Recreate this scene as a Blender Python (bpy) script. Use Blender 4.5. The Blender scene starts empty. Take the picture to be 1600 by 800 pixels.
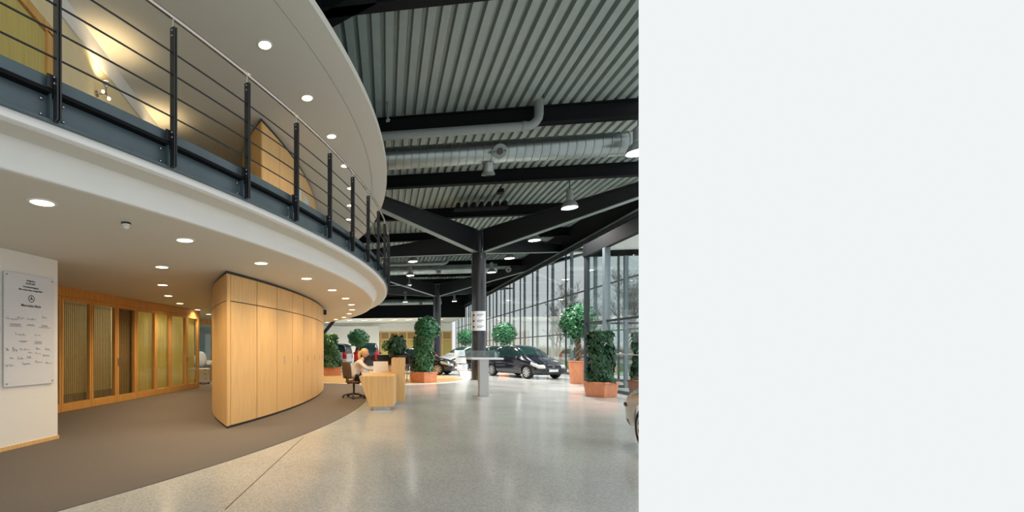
import bpy, bmesh, math, random
from mathutils import Vector, Matrix
from math import sin, cos, pi, radians, hypot, atan2, sqrt
random.seed(7)
SC = bpy.context.scene
COL = SC.collection
F, PX, PY, H = 700.0, 499.0, 545.0, 1.4          # focal length in pixels, principal point, eye height
# ------------------------------------------------------------------ helpers
def at_floor(px, py, z=0.0):
    d = F*(H-z)/(py-PY); return Vector(((px-PX)/F*d, d, z))
def at_depth(px, py, d):
    return Vector(((px-PX)/F*d, d, H+(PY-py)/F*d))
C0 = Vector((-18.9, 15.78))                        # centre of the round building
def cyl(th, r, z): return Vector((C0.x+r*cos(th), C0.y+r*sin(th), z))
def ray_theta(px, r):
    t = (px-PX)/F; a = 1+t*t; b = -2*(t*C0.x+C0.y); c = C0.length_squared-r*r
    d = (-b-sqrt(max(b*b-4*a*c, 0)))/(2*a)
    return atan2(d-C0.y, t*d-C0.x)
U = Vector((0.1483, 0.9889, 0)); V = Vector((0.9889, -0.1483, 0))
def hall(u, v, z=0.0): return U*u+V*v+Vector((0, 0, z))
HALLZ = atan2(-0.1483, 0.9889)                     # rotation of an x axis laid along V

# ------------------------------------------------------------------ materials
MATS = {}
def mat(name, col, rough=0.5, metal=0.0, noise=0.0, nscale=8.0, stretch=None, bump=0.0, bscale=None, spec=0.5, coat=0.0, emit=None, estr=0.0):
    if name in MATS: return MATS[name]
    m = bpy.data.materials.new(name); m.use_nodes = True
    nt = m.node_tree; b = nt.nodes['Principled BSDF']
    b.inputs['Base Color'].default_value = (*col, 1); b.inputs['Roughness'].default_value = rough
    b.inputs['Metallic'].default_value = metal; b.inputs['Specular IOR Level'].default_value = spec
    b.inputs['Coat Weight'].default_value = coat
    if emit: b.inputs['Emission Color'].default_value = (*emit, 1); b.inputs['Emission Strength'].default_value = estr
    tc = nt.nodes.new('ShaderNodeTexCoord'); mp = nt.nodes.new('ShaderNodeMapping')
    nt.links.new(tc.outputs['Object'], mp.inputs['Vector'])
    if stretch: mp.inputs['Scale'].default_value = stretch
    n = nt.nodes.new('ShaderNodeTexNoise'); n.inputs['Scale'].default_value = nscale; n.inputs['Detail'].default_value = 5
    nt.links.new(mp.outputs['Vector'], n.inputs['Vector'])
    if noise > 0:
        r = nt.nodes.new('ShaderNodeValToRGB')
        r.color_ramp.elements[0].position = 0.3; r.color_ramp.elements[1].position = 0.7
        r.color_ramp.elements[0].color = (*[c*(1-noise) for c in col], 1)
        r.color_ramp.elements[1].color = (*[min(1, c*(1+noise)) for c in col], 1)
        nt.links.new(n.outputs['Fac'], r.inputs['Fac']); nt.links.new(r.outputs['Color'], b.inputs['Base Color'])
    if bump > 0:
        n2 = n
        if bscale:
            n2 = nt.nodes.new('ShaderNodeTexNoise'); n2.inputs['Scale'].default_value = bscale
            nt.links.new(mp.outputs['Vector'], n2.inputs['Vector'])
        bp = nt.nodes.new('ShaderNodeBump'); bp.inputs['Strength'].default_value = bump; bp.inputs['Distance'].default_value = 0.01
        nt.links.new(n2.outputs['Fac'], bp.inputs['Height']); nt.links.new(bp.outputs['Normal'], b.inputs['Normal'])
    MATS[name] = m; return m
def glass(name, tint=(0.93, 0.97, 0.96), gloss=0.08, rough=0.0):
    if name in MATS: return MATS[name]
    m = bpy.data.materials.new(name); m.use_nodes = True; nt = m.node_tree; nt.nodes.clear()
    o = nt.nodes.new('ShaderNodeOutputMaterial'); mx = nt.nodes.new('ShaderNodeMixShader')
    t = nt.nodes.new('ShaderNodeBsdfTransparent'); t.inputs['Color'].default_value = (*tint, 1)
    g = nt.nodes.new('ShaderNodeBsdfGlossy'); g.inputs['Roughness'].default_value = rough; g.inputs['Color'].default_value = (0.9, 0.95, 0.95, 1)
    fr = nt.nodes.new('ShaderNodeLayerWeight'); fr.inputs['Blend'].default_value = 0.25
    mu = nt.nodes.new('ShaderNodeMath'); mu.operation = 'MULTIPLY_ADD'; mu.inputs[1].default_value = 0.35; mu.inputs[2].default_value = gloss*0.5
    nt.links.new(fr.outputs['Fresnel'], mu.inputs[0])
    nt.links.new(mu.outputs[0], mx.inputs['Fac']); nt.links.new(t.outputs[0], mx.inputs[1]); nt.links.new(g.outputs[0], mx.inputs[2])
    nt.links.new(mx.outputs[0], o.inputs['Surface']); MATS[name] = m; return m
def emitter(name, col, s):
    if name in MATS: return MATS[name]
    m = bpy.data.materials.new(name); m.use_nodes = True; nt = m.node_tree; nt.nodes.clear()
    o = nt.nodes.new('ShaderNodeOutputMaterial'); e = nt.nodes.new('ShaderNodeEmission')
    e.inputs['Color'].default_value = (*col, 1); e.inputs['Strength'].default_value = s
    nt.links.new(e.outputs[0], o.inputs['Surface']); MATS[name] = m; return m

M = dict(
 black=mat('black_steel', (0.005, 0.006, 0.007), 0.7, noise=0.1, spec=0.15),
 arm=mat('dark_grey_steel', (0.010, 0.012, 0.014), 0.4, noise=0.1),
 flange=mat('flange_grey', (0.16, 0.205, 0.20), 0.4, noise=0.08),
 column=mat('column_paint', (0.022, 0.024, 0.030), 0.22, coat=0.6, metal=0.0, noise=0.06),
 fascia=mat('blue_grey_steel', (0.075, 0.11, 0.125), 0.38, metal=0.2, noise=0.12, nscale=3),
 rail=mat('rail_black', (0.012, 0.014, 0.017), 0.35, spec=0.5),
 stainless=mat('stainless', (0.55, 0.5, 0.46), 0.22, metal=1.0),
 bolt=mat('bolt_metal', (0.5, 0.5, 0.5), 0.3, metal=1.0),
 deck=mat('roof_deck', (0.25, 0.305, 0.285), 0.5, metal=0.1, noise=0.05, nscale=3),
 white=mat('white_paint', (0.80, 0.80, 0.77), 0.6, noise=0.015, nscale=3),
 soffit=mat('soffit_paint', (0.68, 0.67, 0.60), 0.75, noise=0.03, nscale=90, bump=0.05),
 wallpaint=mat('wall_paint', (0.83, 0.825, 0.79), 0.7, noise=0.02, nscale=60, bump=0.03),
 cream=mat('cream_paint', (0.78, 0.68, 0.42), 0.7, noise=0.03),
 beech=mat('beech_veneer', (0.76, 0.48, 0.205), 0.38, noise=0.10, nscale=3.0, stretch=(14, 14, 0.6), spec=0.4),
 beechdark=mat('beech_frame', (0.66, 0.37, 0.115), 0.38, noise=0.14, nscale=3.0, stretch=(12, 12, 0.7), spec=0.4),
 seam=mat('seam_dark', (0.07, 0.035, 0.014), 0.7),
 plinth=mat('plinth_dark', (0.03, 0.03, 0.03), 0.5),
 carpet=mat('carpet_pile', (0.165, 0.145, 0.130), 0.95, noise=0.22, nscale=220, bump=0.25, spec=0.1),
 platform=mat('beech_floor', (0.62, 0.40, 0.17), 0.35, noise=0.1, nscale=4, stretch=(1, 9, 1)),
 duct=mat('galvanised', (0.28, 0.32, 0.31), 0.30, metal=0.85, noise=0.12, nscale=2),
 pipe=mat('grey_pipe', (0.19, 0.22, 0.21), 0.45, noise=0.05),
 steelpost=mat('grey_post', (0.20, 0.25, 0.275), 0.42, metal=0.25, noise=0.06),
 mullion=mat('dark_mullion', (0.018, 0.025, 0.03), 0.4),
 alu=mat('brushed_alu', (0.50, 0.50, 0.49), 0.35, metal=0.8, noise=0.06, nscale=4, stretch=(1, 1, 30)),
 panel=mat('sign_aluminium', (0.72, 0.745, 0.79), 0.5, metal=0.0, noise=0.02, nscale=30),
 ink=mat('ink', (0.03, 0.03, 0.035), 0.6), inkgrey=mat('ink_grey', (0.20, 0.20, 0.21), 0.6),
 terracotta=mat('terracotta', (0.66, 0.26, 0.13), 0.6, noise=0.12, nscale=6),
 terracotta2=mat('terracotta_dark', (0.36, 0.105, 0.05), 0.6, noise=0.15, nscale=6),
 soil=mat('soil', (0.03, 0.02, 0.012), 0.95, noise=0.4, nscale=40),
 leaf=mat('ficus_leaf', (0.035, 0.13, 0.045), 0.38, noise=0.5, nscale=9),
 leafball=mat('ball_leaf', (0.03, 0.155, 0.06), 0.4, noise=0.5, nscale=8),
 ivy=mat('ivy_leaf', (0.014, 0.065, 0.026), 0.38, noise=0.5, nscale=11),
 bark=mat('bark', (0.20, 0.15, 0.10), 0.85, noise=0.3, nscale=20, bump=0.4),
 baretree=mat('bare_bark', (0.21, 0.175, 0.135), 0.9, noise=0.25, nscale=6),
 grass=mat('lawn_grass', (0.085, 0.27, 0.035), 0.9, noise=0.25, nscale=3),
 path=mat('pale_paving', (0.55, 0.54, 0.51), 0.8, noise=0.06, nscale=4),
 brush=mat('dry_brush', (0.30, 0.235, 0.13), 0.9, noise=0.35, nscale=2),
 tyre=mat('tyre', (0.012, 0.012, 0.012), 0.7), rim=mat('rim_silver', (0.62, 0.63, 0.64), 0.28, metal=0.7),
 carglass=mat('car_glass', (0.012, 0.032, 0.03), 0.04, spec=0.9), chrome=mat('chrome', (0.75, 0.75, 0.75), 0.15, metal=1.0),
 lampglass=mat('lamp_glass', (0.50, 0.50, 0.48), 0.12), tail=mat('tail_red', (0.50, 0.012, 0.015), 0.2), darkplastic=mat('dark_plastic', (0.02, 0.022, 0.024), 0.5),
 plate=mat('plate_white', (0.8, 0.8, 0.8), 0.5), tailsmoke=mat('tail_smoke', (0.06, 0.012, 0.01), 0.2),
 skin=mat('skin', (0.72, 0.42, 0.29), 0.5, noise=0.04), hair=mat('blonde_hair', (0.68, 0.45, 0.19), 0.5, noise=0.25, nscale=25, stretch=(1, 1, 0.3)),
 redhair=mat('red_hair', (0.42, 0.13, 0.045), 0.5, noise=0.25, nscale=25), blouse=mat('white_blouse', (0.82, 0.76, 0.66), 0.8, noise=0.05, nscale=12),
 skirt=mat('dark_cloth', (0.02, 0.018, 0.018), 0.85, noise=0.2), eye=mat('eye_dark', (0.03, 0.02, 0.015), 0.3), lips=mat('lips', (0.55, 0.18, 0.15), 0.5),
 chairfab=mat('brown_mesh', (0.13, 0.085, 0.06), 0.85, noise=0.15, nscale=60), chairleather=mat('brown_leather', (0.16, 0.07, 0.04), 0.5),
 plastic=mat('white_plastic', (0.78, 0.77, 0.75), 0.45), paper=mat('paper', (0.85, 0.84, 0.82), 0.8), bluepaper=mat('blue_print', (0.55, 0.66, 0.78), 0.7),
 yellowcurtain=mat('yellow_curtain', (0.80, 0.70, 0.27), 0.85, noise=0.07, nscale=4, stretch=(8, 8, 0.3)),
 browncurtain=mat('brown_blind', (0.36, 0.255, 0.115), 0.8, noise=0.08), palepane=mat('pale_blue_wall', (0.50, 0.62, 0.66), 0.6, noise=0.05),
 lightcab=mat('pedestal_grey', (0.62, 0.56, 0.48), 0.5), clutter=mat('clutter_red', (0.45, 0.12, 0.08), 0.6),
 glass=glass('clear_glass'), facglass=glass('facade_glass', (0.90, 0.95, 0.95), 0.10), tableglass=glass('table_glass', (0.88, 0.94, 0.92), 0.12),
 warm=emitter('warm_lamp', (1.0, 0.78, 0.50), 9.0), warm2=emitter('warm_lamp_upper', (1.0, 0.74, 0.42), 9.0), cool=emitter('pendant_lamp', (1.0, 0.97, 0.92), 14.0),
 strip=emitter('strip_lamp', (1.0, 0.95, 0.85), 3.0),
)
def translucent(m, f):
    nt = m.node_tree; b = nt.nodes['Principled BSDF']; o = nt.nodes['Material Output']
    t = nt.nodes.new('ShaderNodeBsdfTranslucent'); mx = nt.nodes.new('ShaderNodeMixShader'); mx.inputs['Fac'].default_value = f
    src = b.inputs['Base Color'].links
    if src: nt.links.new(src[0].from_socket, t.inputs['Color'])
    else: t.inputs['Color'].default_value = b.inputs['Base Color'].default_value
    nt.links.new(b.outputs[0], mx.inputs[1]); nt.links.new(t.outputs[0], mx.inputs[2]); nt.links.new(mx.outputs[0], o.inputs['Surface'])
translucent(M['yellowcurtain'], 0.45)
def floor_material():
    m = bpy.data.materials.new('terrazzo'); m.use_nodes = True; nt = m.node_tree; b = nt.nodes['Principled BSDF']
    tc = nt.nodes.new('ShaderNodeTexCoord')
    v = nt.nodes.new('ShaderNodeTexVoronoi'); v.inputs['Scale'].default_value = 70
    n = nt.nodes.new('ShaderNodeTexNoise'); n.inputs['Scale'].default_value = 0.8; n.inputs['Detail'].default_value = 6
    r = nt.nodes.new('ShaderNodeValToRGB')
    r.color_ramp.elements[0].color = (0.40, 0.41, 0.395, 1); r.color_ramp.elements[1].color = (0.63, 0.645, 0.62, 1)
    mx = nt.nodes.new('ShaderNodeMix'); mx.data_type = 'RGBA'; mx.blend_type = 'MULTIPLY'; mx.inputs['Factor'].default_value = 1.0
    r2 = nt.nodes.new('ShaderNodeValToRGB'); r2.color_ramp.elements[0].position = 0.35; r2.color_ramp.elements[1].position = 0.65
    r2.color_ramp.elements[0].color = (0.88, 0.88, 0.88, 1); r2.color_ramp.elements[1].color = (1, 1, 1, 1)
    for t in (v, n): nt.links.new(tc.outputs['Object'], t.inputs['Vector'])
    nt.links.new(v.outputs['Color'], r.inputs['Fac']); nt.links.new(n.outputs['Fac'], r2.inputs['Fac'])
    nt.links.new(r.outputs['Color'], mx.inputs['A']); nt.links.new(r2.outputs['Color'], mx.inputs['B'])
    nt.links.new(mx.outputs['Result'], b.inputs['Base Color'])
    rr = nt.nodes.new('ShaderNodeMapRange'); rr.inputs['To Min'].default_value = 0.11; rr.inputs['To Max'].default_value = 0.22
    nt.links.new(n.outputs['Fac'], rr.inputs['Value']); nt.links.new(rr.outputs['Result'], b.inputs['Roughness'])
    b.inputs['Specular IOR Level'].default_value = 0.5
    return m
M['floor'] = floor_material()

# ------------------------------------------------------------------ mesh builder
class MB:
    def __init__(s): s.v = []; s.f = []
    def add(s, vs, fs):
        o = len(s.v); s.v += [Vector(p) for p in vs]; s.f += [tuple(i+o for i in f) for f in fs]; return s
    def box(s, c, size, rz=0.0, mtx=None):
        x, y, z = [k/2 for k in size]
        P = [Vector((a*x, b*y, d*z)) for d in (-1, 1) for b in (-1, 1) for a in (-1, 1)]
        R = mtx if mtx is not None else Matrix.Rotation(rz, 3, 'Z')
        P = [R @ p + Vector(c) for p in P]
        return s.add(P, [(0, 2, 3, 1), (4, 5, 7, 6), (0, 1, 5, 4), (2, 6, 7, 3), (0, 4, 6, 2), (1, 3, 7, 5)])
    def prism(s, poly, z0, z1):
        n = len(poly); a = sum(poly[i][0]*poly[(i+1) % n][1]-poly[(i+1) % n][0]*poly[i][1] for i in range(n))
        if a < 0: poly = poly[::-1]
        vs = [(p[0], p[1], z0) for p in poly]+[(p[0], p[1], z1) for p in poly]
        return s.add(vs, [tuple(range(n))[::-1], tuple(range(n, 2*n))]+[(i, (i+1) % n, n+(i+1) % n, n+i) for i in range(n)])
    def hexa(s, b, t):      # bottom four, top four corner points (ccw seen from above)
        return s.add(list(b)+list(t), [(3, 2, 1, 0), (4, 5, 6, 7), (0, 1, 5, 4), (1, 2, 6, 5), (2, 3, 7, 6), (3, 0, 4, 7)])
    def tube(s, path, r, n=8, caps=True):
        path = [Vector(p) for p in path]; rs = r if isinstance(r, (list, tuple)) else [r]*len(path)
        o = len(s.v); prev = None
        for i, p in enumerate(path):
            t = (path[min(i+1, len(path)-1)]-path[max(i-1, 0)]).normalized()
            if prev is None:
                a = Vector((0, 0, 1)) if abs(t.z) < 0.9 else Vector((1, 0, 0))
                x = t.cross(a).normalized()
            else: x = (prev-t*prev.dot(t)).normalized()
            prev = x; y = t.cross(x)
            s.v += [p+(x*cos(2*pi*k/n)+y*sin(2*pi*k/n))*rs[i] for k in range(n)]
        for i in range(len(path)-1):
            for k in range(n):
                a, b = o+i*n+k, o+i*n+(k+1) % n
                s.f.append((a, b, b+n, a+n))
        if caps: s.f.append(tuple(o+k for k in range(n))[::-1]); s.f.append(tuple(o+(len(path)-1)*n+k for k in range(n)))
        return s
    def lathe(s, prof, n=24, c=(0, 0, 0), mtx=None):
        o = len(s.v); R = mtx or Matrix.Identity(3); c = Vector(c)
        for r, z in prof:
            s.v += [c+R @ Vector((r*cos(2*pi*k/n), r*sin(2*pi*k/n), z)) for k in range(n)]
        for i in range(len(prof)-1):
            for k in range(n):
                a, b = o+i*n+k, o+i*n+(k+1) % n
                s.f.append((a, b, b+n, a+n))
        s.f.append(tuple(o+k for k in range(n))[::-1]); s.f.append(tuple(o+(len(prof)-1)*n+k for k in range(n)))
        return s
    def sector(s, prof, th0, th1, n, closed=True):      # sweep an (r, z) outline about the building's centre
        o = len(s.v); m = len(prof)
        for i in range(n+1):
            th = th0+(th1-th0)*i/n
            s.v += [cyl(th, r, z) for r, z in prof]
        for i in range(n):
            for k in range(m if closed else m-1):
                a, b = o+i*m+k, o+i*m+(k+1) % m
                s.f.append((a, a+m, b+m, b))
        if closed: s.f.append(tuple(o+k for k in range(m))); s.f.append(tuple(o+n*m+k for k in range(m))[::-1])
        return s
    def ball(s, c, rx, ry=None, rz=None, n=12, m=8):
        ry = ry or rx; rz = rz or rx
        o = len(s.v); c = Vector(c)
        s.v.append(c-Vector((0, 0, rz)))
        for j in range(1, m):
            p = -pi/2+pi*j/m
            s.v += [c+Vector((rx*cos(p)*cos(2*pi*k/n), ry*cos(p)*sin(2*pi*k/n), rz*sin(p))) for k in range(n)]
        s.v.append(c+Vector((0, 0, rz))); top = len(s.v)-1
        for k in range(n):
            s.f.append((o, o+1+(k+1) % n, o+1+k)); s.f.append((top, top-n+k, top-n+(k+1) % n))
        for j in range(m-2):
            for k in range(n):
                a, b = o+1+j*n+k, o+1+j*n+(k+1) % n; s.f.append((a, b, b+n, a+n))
        return s
    def build(s, name, m, parent=None, smooth=False, bevel=0.0, loc=None):
        me = bpy.data.meshes.new(name)
        vs = s.v
        if loc is not None: vs = [p-Vector(loc) for p in vs]
        me.from_pydata([tuple(p) for p in vs], [], s.f); me.update()
        me.materials.append(m)
        if smooth: me.polygons.foreach_set('use_smooth', [True]*len(me.polygons))
        o = bpy.data.objects.new(name, me); COL.objects.link(o)
        if loc is not None: o.location = loc
        if parent is not None: o.parent = parent
        if bevel > 0:
            b = o.modifiers.new('bevel', 'BEVEL'); b.width = bevel; b.segments = 2; b.limit_method = 'ANGLE'
        if smooth:
            try:
                me.set_sharp_from_angle(angle=radians(38))
            except Exception: pass
        return o
def tag(o, label, cat, group=None, kind=None):
    o['label'] = label; o['category'] = cat
    if group: o['group'] = group
    if kind: o['kind'] = kind
    return o
def struct(o): o['kind'] = 'structure'; return o
def empty(name, loc=(0, 0, 0), rz=0.0):
    o = bpy.data.objects.new(name, None); COL.objects.link(o); o.location = loc; o.rotation_euler = (0, 0, rz); o.empty_display_size = 0.1
    return o
def copy_tree(o, parent=None):
    c = o.copy(); COL.objects.link(c); c.parent = parent
    for ch in list(o.children): copy_tree(ch, c)
    return c
def spot(parent, loc, energy, col, size=radians(110), blend=0.6, rad=0.05, aim=None):
    l = bpy.data.lights.new('lamp_light', 'SPOT'); l.energy = energy; l.color = col; l.spot_size = size; l.spot_blend = blend; l.shadow_soft_size = rad
    o = bpy.data.objects.new('lamp_light', l); COL.objects.link(o); o.location = loc; o.parent = parent
    if aim is not None: o.rotation_euler = Vector(aim).to_track_quat('-Z', 'Y').to_euler()
    return o
def ordn(i):
    return ['first', 'second', 'third', 'fourth', 'fifth', 'sixth', 'seventh', 'eighth', 'ninth', 'tenth', 'eleventh', 'twelfth', 'thirteenth', 'fourteenth', 'fifteenth', 'sixteenth'][i]
def mesh_from_eval(o, name, m, parent):
    dg = bpy.context.evaluated_depsgraph_get(); dg.update()
    me = bpy.data.meshes.new_from_object(o.evaluated_get(dg)); me.name = name
    me.materials.clear(); me.materials.append(m)
    n = bpy.data.objects.new(name, me); COL.objects.link(n); n.parent = parent
    old = o.data; bpy.data.objects.remove(o)
    return n

# ================================================================== CAMERA, WORLD
cam = bpy.data.cameras.new('camera'); co = bpy.data.objects.new('camera', cam); COL.objects.link(co); SC.camera = co
co.location = (0, 0, H); co.rotation_euler = (pi/2, 0, 0)
cam.sensor_width = 36; cam.sensor_fit = 'HORIZONTAL'; cam.lens = F/1600*36
cam.shift_x = (800-PX)/1600; cam.shift_y = (PY-400)/1600; cam.clip_end = 600; cam.clip_start = 0.05
SC.view_settings.view_transform = 'Standard'; SC.view_settings.look = 'None'; SC.view_settings.gamma = 1; SC.view_settings.use_curve_mapping = False
EXPO = 0.0
SC.view_settings.exposure = EXPO
w = bpy.data.worlds.new('overcast'); SC.world = w; w.use_nodes = True
bg = w.node_tree.nodes['Background']; bg.inputs['Color'].default_value = (0.871, 0.905, 0.914, 1); bg.inputs['Strength'].default_value = 1.0/2**EXPO
SC.cycles.max_bounces = 8; SC.cycles.transparent_max_bounces = 24; SC.cycles.sample_clamp_indirect = 6.0; SC.cycles.caustics_reflective = False; SC.cycles.caustics_refractive = False

# ================================================================== SETTING: FLOOR, ROOF, ROUND BUILDING
TH0, TH1 = radians(-62), radians(75)
R_FAS, R_LIP, R_UP, Z_SOF, Z_FB, Z_FL, Z_UP = 21.07, 20.65, 21.04, 2.765, 3.055, 3.40, 6.255
b = MB(); P = [hall(-6, -14), hall(-6, 9.8), hall(74, 9.8), hall(74, -26)]
b.prism([(p.x, p.y) for p in P], -0.2, 0.0); struct(b.build('floor', M['floor']))
a0, a1 = at_floor(474, 683), at_floor(352, 796)
b = MB(); d = (a1-a0).normalized(); n = Vector((-d.y, d.x, 0))*0.004
b.hexa([a0-n, a1-n, a1+n, a0+n], [p+Vector((0, 0, 0.002)) for p in (a0-n, a1-n, a1+n, a0+n)])
struct(b.build('trim_joint', M['seam']))
b = MB(); b.sector([(4, 0.0), (20.48, 0.0), (20.48, 0.008), (4, 0.008)], TH0, radians(6.6), 110); struct(b.build('floor_carpet', M['carpet']))
# lower soffit, its coved edge, the steel edge of the gallery
b = MB(); b.sector([(4, Z_SOF), (20.60, Z_SOF), (20.60, Z_SOF+0.1), (4, Z_SOF+0.1)], TH0, TH1, 150); struct(b.build('ceiling_lower', M['soffit']))
prof = [(20.60, Z_SOF-0.003), (20.645, Z_SOF-0.003), (20.655, Z_SOF+0.006)]
for k in range(9):
    a = pi*(1-0.5*k/8) ; prof.append((20.655+0.10+0.10*cos(a), Z_FB-0.075-0.10+0.10*sin(a)))
prof += [(21.02, Z_FB-0.075), (21.035, Z_FB-0.065), (21.035, Z_FB), (20.60, Z_FB)]
b = MB(); b.sector(prof, TH0, TH1, 200); struct(b.build('trim_cove', M['white'], smooth=True))
b = MB(); b.sector([(20.9, 3.05), (21.07, 3.05), (21.07, 3.07), (21.005, 3.072), (21.005, 3.268), (21.07, 3.27), (21.07, 3.292), (21.03, 3.294), (21.03, Z_FL), (20.9, Z_FL)], TH0, TH1, 200)
struct(b.build('trim_gallery_edge', M['fascia']))
b = MB(); b.sector([(21.0, 3.262), (21.072, 3.262), (21.072, 3.291), (21.0, 3.291)], TH0, TH1, 200); struct(b.build('trim_painted_shade', M['black']))  # black ring paints in the shade line at the top flange
b = MB(); b.sector([(20.76, Z_FB-0.079), (20.99, Z_FB-0.079), (20.99, Z_FB-0.07), (20.76, Z_FB-0.07)], TH0, TH1, 200); struct(b.build('ceiling_cove', M['soffit']))
b = MB(); b.sector([(4, 3.06), (20.9, 3.06), (20.9, Z_FL-0.01), (4, Z_FL-0.01)], TH0, TH1, 120); struct(b.build('floor_gallery', M['carpet']))
b = MB(); b.sector([(4, Z_UP), (20.60, Z_UP), (20.60, Z_UP+0.02), (20.615, Z_UP+0.02), (20.615, Z_UP), (R_UP, Z_UP), (R_UP, Z_UP+0.13), (4, Z_UP+0.16)], TH0, TH1, 170); struct(b.build('ceiling_upper', M['soffit']))
# roof deck: trapezoid sheet, ribs running along the hall
ZR, ZB = 7.85, 7.40
pitch, dep = 0.27, 0.11
v0 = -20.0; prof = []
k = 0
while v0+k*pitch < 11.5:
    x = v0+k*pitch
    prof += [(x, ZR), (x+0.155, ZR), (x+0.185, ZR+dep), (x+0.24, ZR+dep)]; k += 1
b = MB(); m = len(prof)
for u in (0.5, 64.0): b.v += [hall(u, p[0], p[1]) for p in prof]
b.f = [(i, i+1, m+i+1, m+i) for i in range(m-1)]
rd = b.build('ceiling', M['deck']); struct(rd)
b = MB(); P = [hall(0, -22), hall(0, 12), hall(74, 12), hall(74, -30)]; b.prism([(p.x, p.y) for p in P], ZR+0.2, ZR+0.5); struct(b.build('roof', M['black']))
# roof beams across the hall
for i in range(13):
    u = 8.45+4.27*i if i else 7.95
    b = MB()
    def ibeam(b, u, va, vb, z0, z1, w=0.24):
        for zc, hh, ww in ((z0+0.012, 0.024, w), ((z0+z1)/2, z1-z0-0.048, 0.03), (z1-0.012, 0.024, w)):
            b.box(hall(u, (va+vb)/2, zc), (vb-va, ww, hh), HALLZ)
    ibeam(b, u, -16, 9.9, ZB, ZR-0.002)
    struct(b.build('roof_beam', M['black']))

# tree columns with four tapered arms each
def arm(b, c, dirn, L, za, zb, ta, tb, w=0.26):
    d = Vector(dirn).normalized(); n = Vector((-d.y, d.x, 0))
    c = Vector((c.x, c.y, 0)); p0, p1 = c+d*0.25, c+d*L
    def pr(z00, z01, z10, z11, hw):
        b.hexa([p0-n*hw+Vector((0, 0, z00)), p1-n*hw+Vector((0, 0, z10)), p1+n*hw+Vector((0, 0, z10)), p0+n*hw+Vector((0, 0, z00))],
               [p0-n*hw+Vector((0, 0, z01)), p1-n*hw+Vector((0, 0, z11)), p1+n*hw+Vector((0, 0, z11)), p0+n*hw+Vector((0, 0, z01))])
    pr(za+0.03, ta-0.03, zb+0.03, tb-0.03, 0.02)
    return pr
def tree_column(base, label, arms, top=6.75, r=0.31):
    e = empty('steel_column', base)
    tag(e, label, 'column', 'steel tree columns down the hall')
    b = MB(); b.lathe([(r, 0), (r, 5.72), (r*0.55, 5.74), (r*0.55, top)], 40); b.build('shaft', M['column'], e, smooth=True)
    b = MB(); b.lathe([(r+0.012, 0), (r+0.012, 0.02), (r, 0.03)], 40); b.build('base_ring', M['black'], e)
    O = Vector((0, 0, 0))
    for dv, du in arms:
        d = V*dv+U*du
        a = MB(); pr = arm(a, O, d, 11.6, 5.75, 7.32, 6.78, 7.40)
        ao = a.build('arm', M['arm'], e)
        f = MB(); f0 = MB()
        c = O
        dd = d.normalized(); nn = Vector((-dd.y, dd.x, 0))*0.13; p0, p1 = dd*0.25, dd*11.6
        for (q0, q1, mm) in ((5.75, 7.32, 'flange'), (6.755, 7.375, 'arm')):
            g = MB()
            g.hexa([p0-nn+Vector((0, 0, q0)), p1-nn+Vector((0, 0, q1)), p1+nn+Vector((0, 0, q1)), p0+nn+Vector((0, 0, q0))],
                   [p0-nn+Vector((0, 0, q0+.025)), p1-nn+Vector((0, 0, q1+.025)), p1+nn+Vector((0, 0, q1+.025)), p0+nn+Vector((0, 0, q0+.025))])
            g.build('flange', M[mm], ao)
    return e
ALL4 = [(1, -1), (-1, -1), (1, 1), (-1, 1)]
c1 = tree_column(at_floor(748, 593), 'near dark steel tree column carrying a white sign', ALL4)
c2b = Vector((c1.location.x, c1.location.y, 0))+U*17.08
tree_column(c2b, 'farther dark steel tree column behind the tall leafy planter', ALL4)
b = MB(); A, B = Vector((1.0, 7.78, 0)), Vector((-5.0, 12.45, 0)); dd = (B-A); rzd = atan2(dd.y, dd.x)
b.box((A+B)/2+dd.normalized()*0+Vector((dd.y, -dd.x, 0)).normalized()*(-0.2)+Vector((0, 0, (ZB+ZR)/2)), (dd.length, 0.4, ZR-ZB), rzd); struct(b.build('roof_beam', M['black']))

# far end: bulkhead, low bright bay behind it
UE = 58.6
b = MB(); b.box(hall(UE, -3.4, 6.75), (26.4, 0.3, 2.75), HALLZ); struct(b.build('wall_bulkhead', M['black']))
UB = 70.0
b = MB(); b.box(hall((UE+UB)/2, -3.4, 5.46), (26.4, UB-UE+0.2, 0.12), HALLZ); struct(b.build('ceiling_back', M['white']))
b = MB(); b.box(hall(UB, -3.4, 2.7), (26.4, 0.2, 5.4), HALLZ); struct(b.build('wall_back', M['cream']))
b = MB(); b.box(hall(UB-0.16, -3.4, 4.72), (26.4, 0.12, 1.3), HALLZ); struct(b.build('trim_back', M['white']))
b = MB(); b.box(hall(69.4, -7.4, 2.45), (12.6, 0.2, 4.9), HALLZ); wp = b.build('wall_partition', M['wallpaint']); struct(wp)

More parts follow.
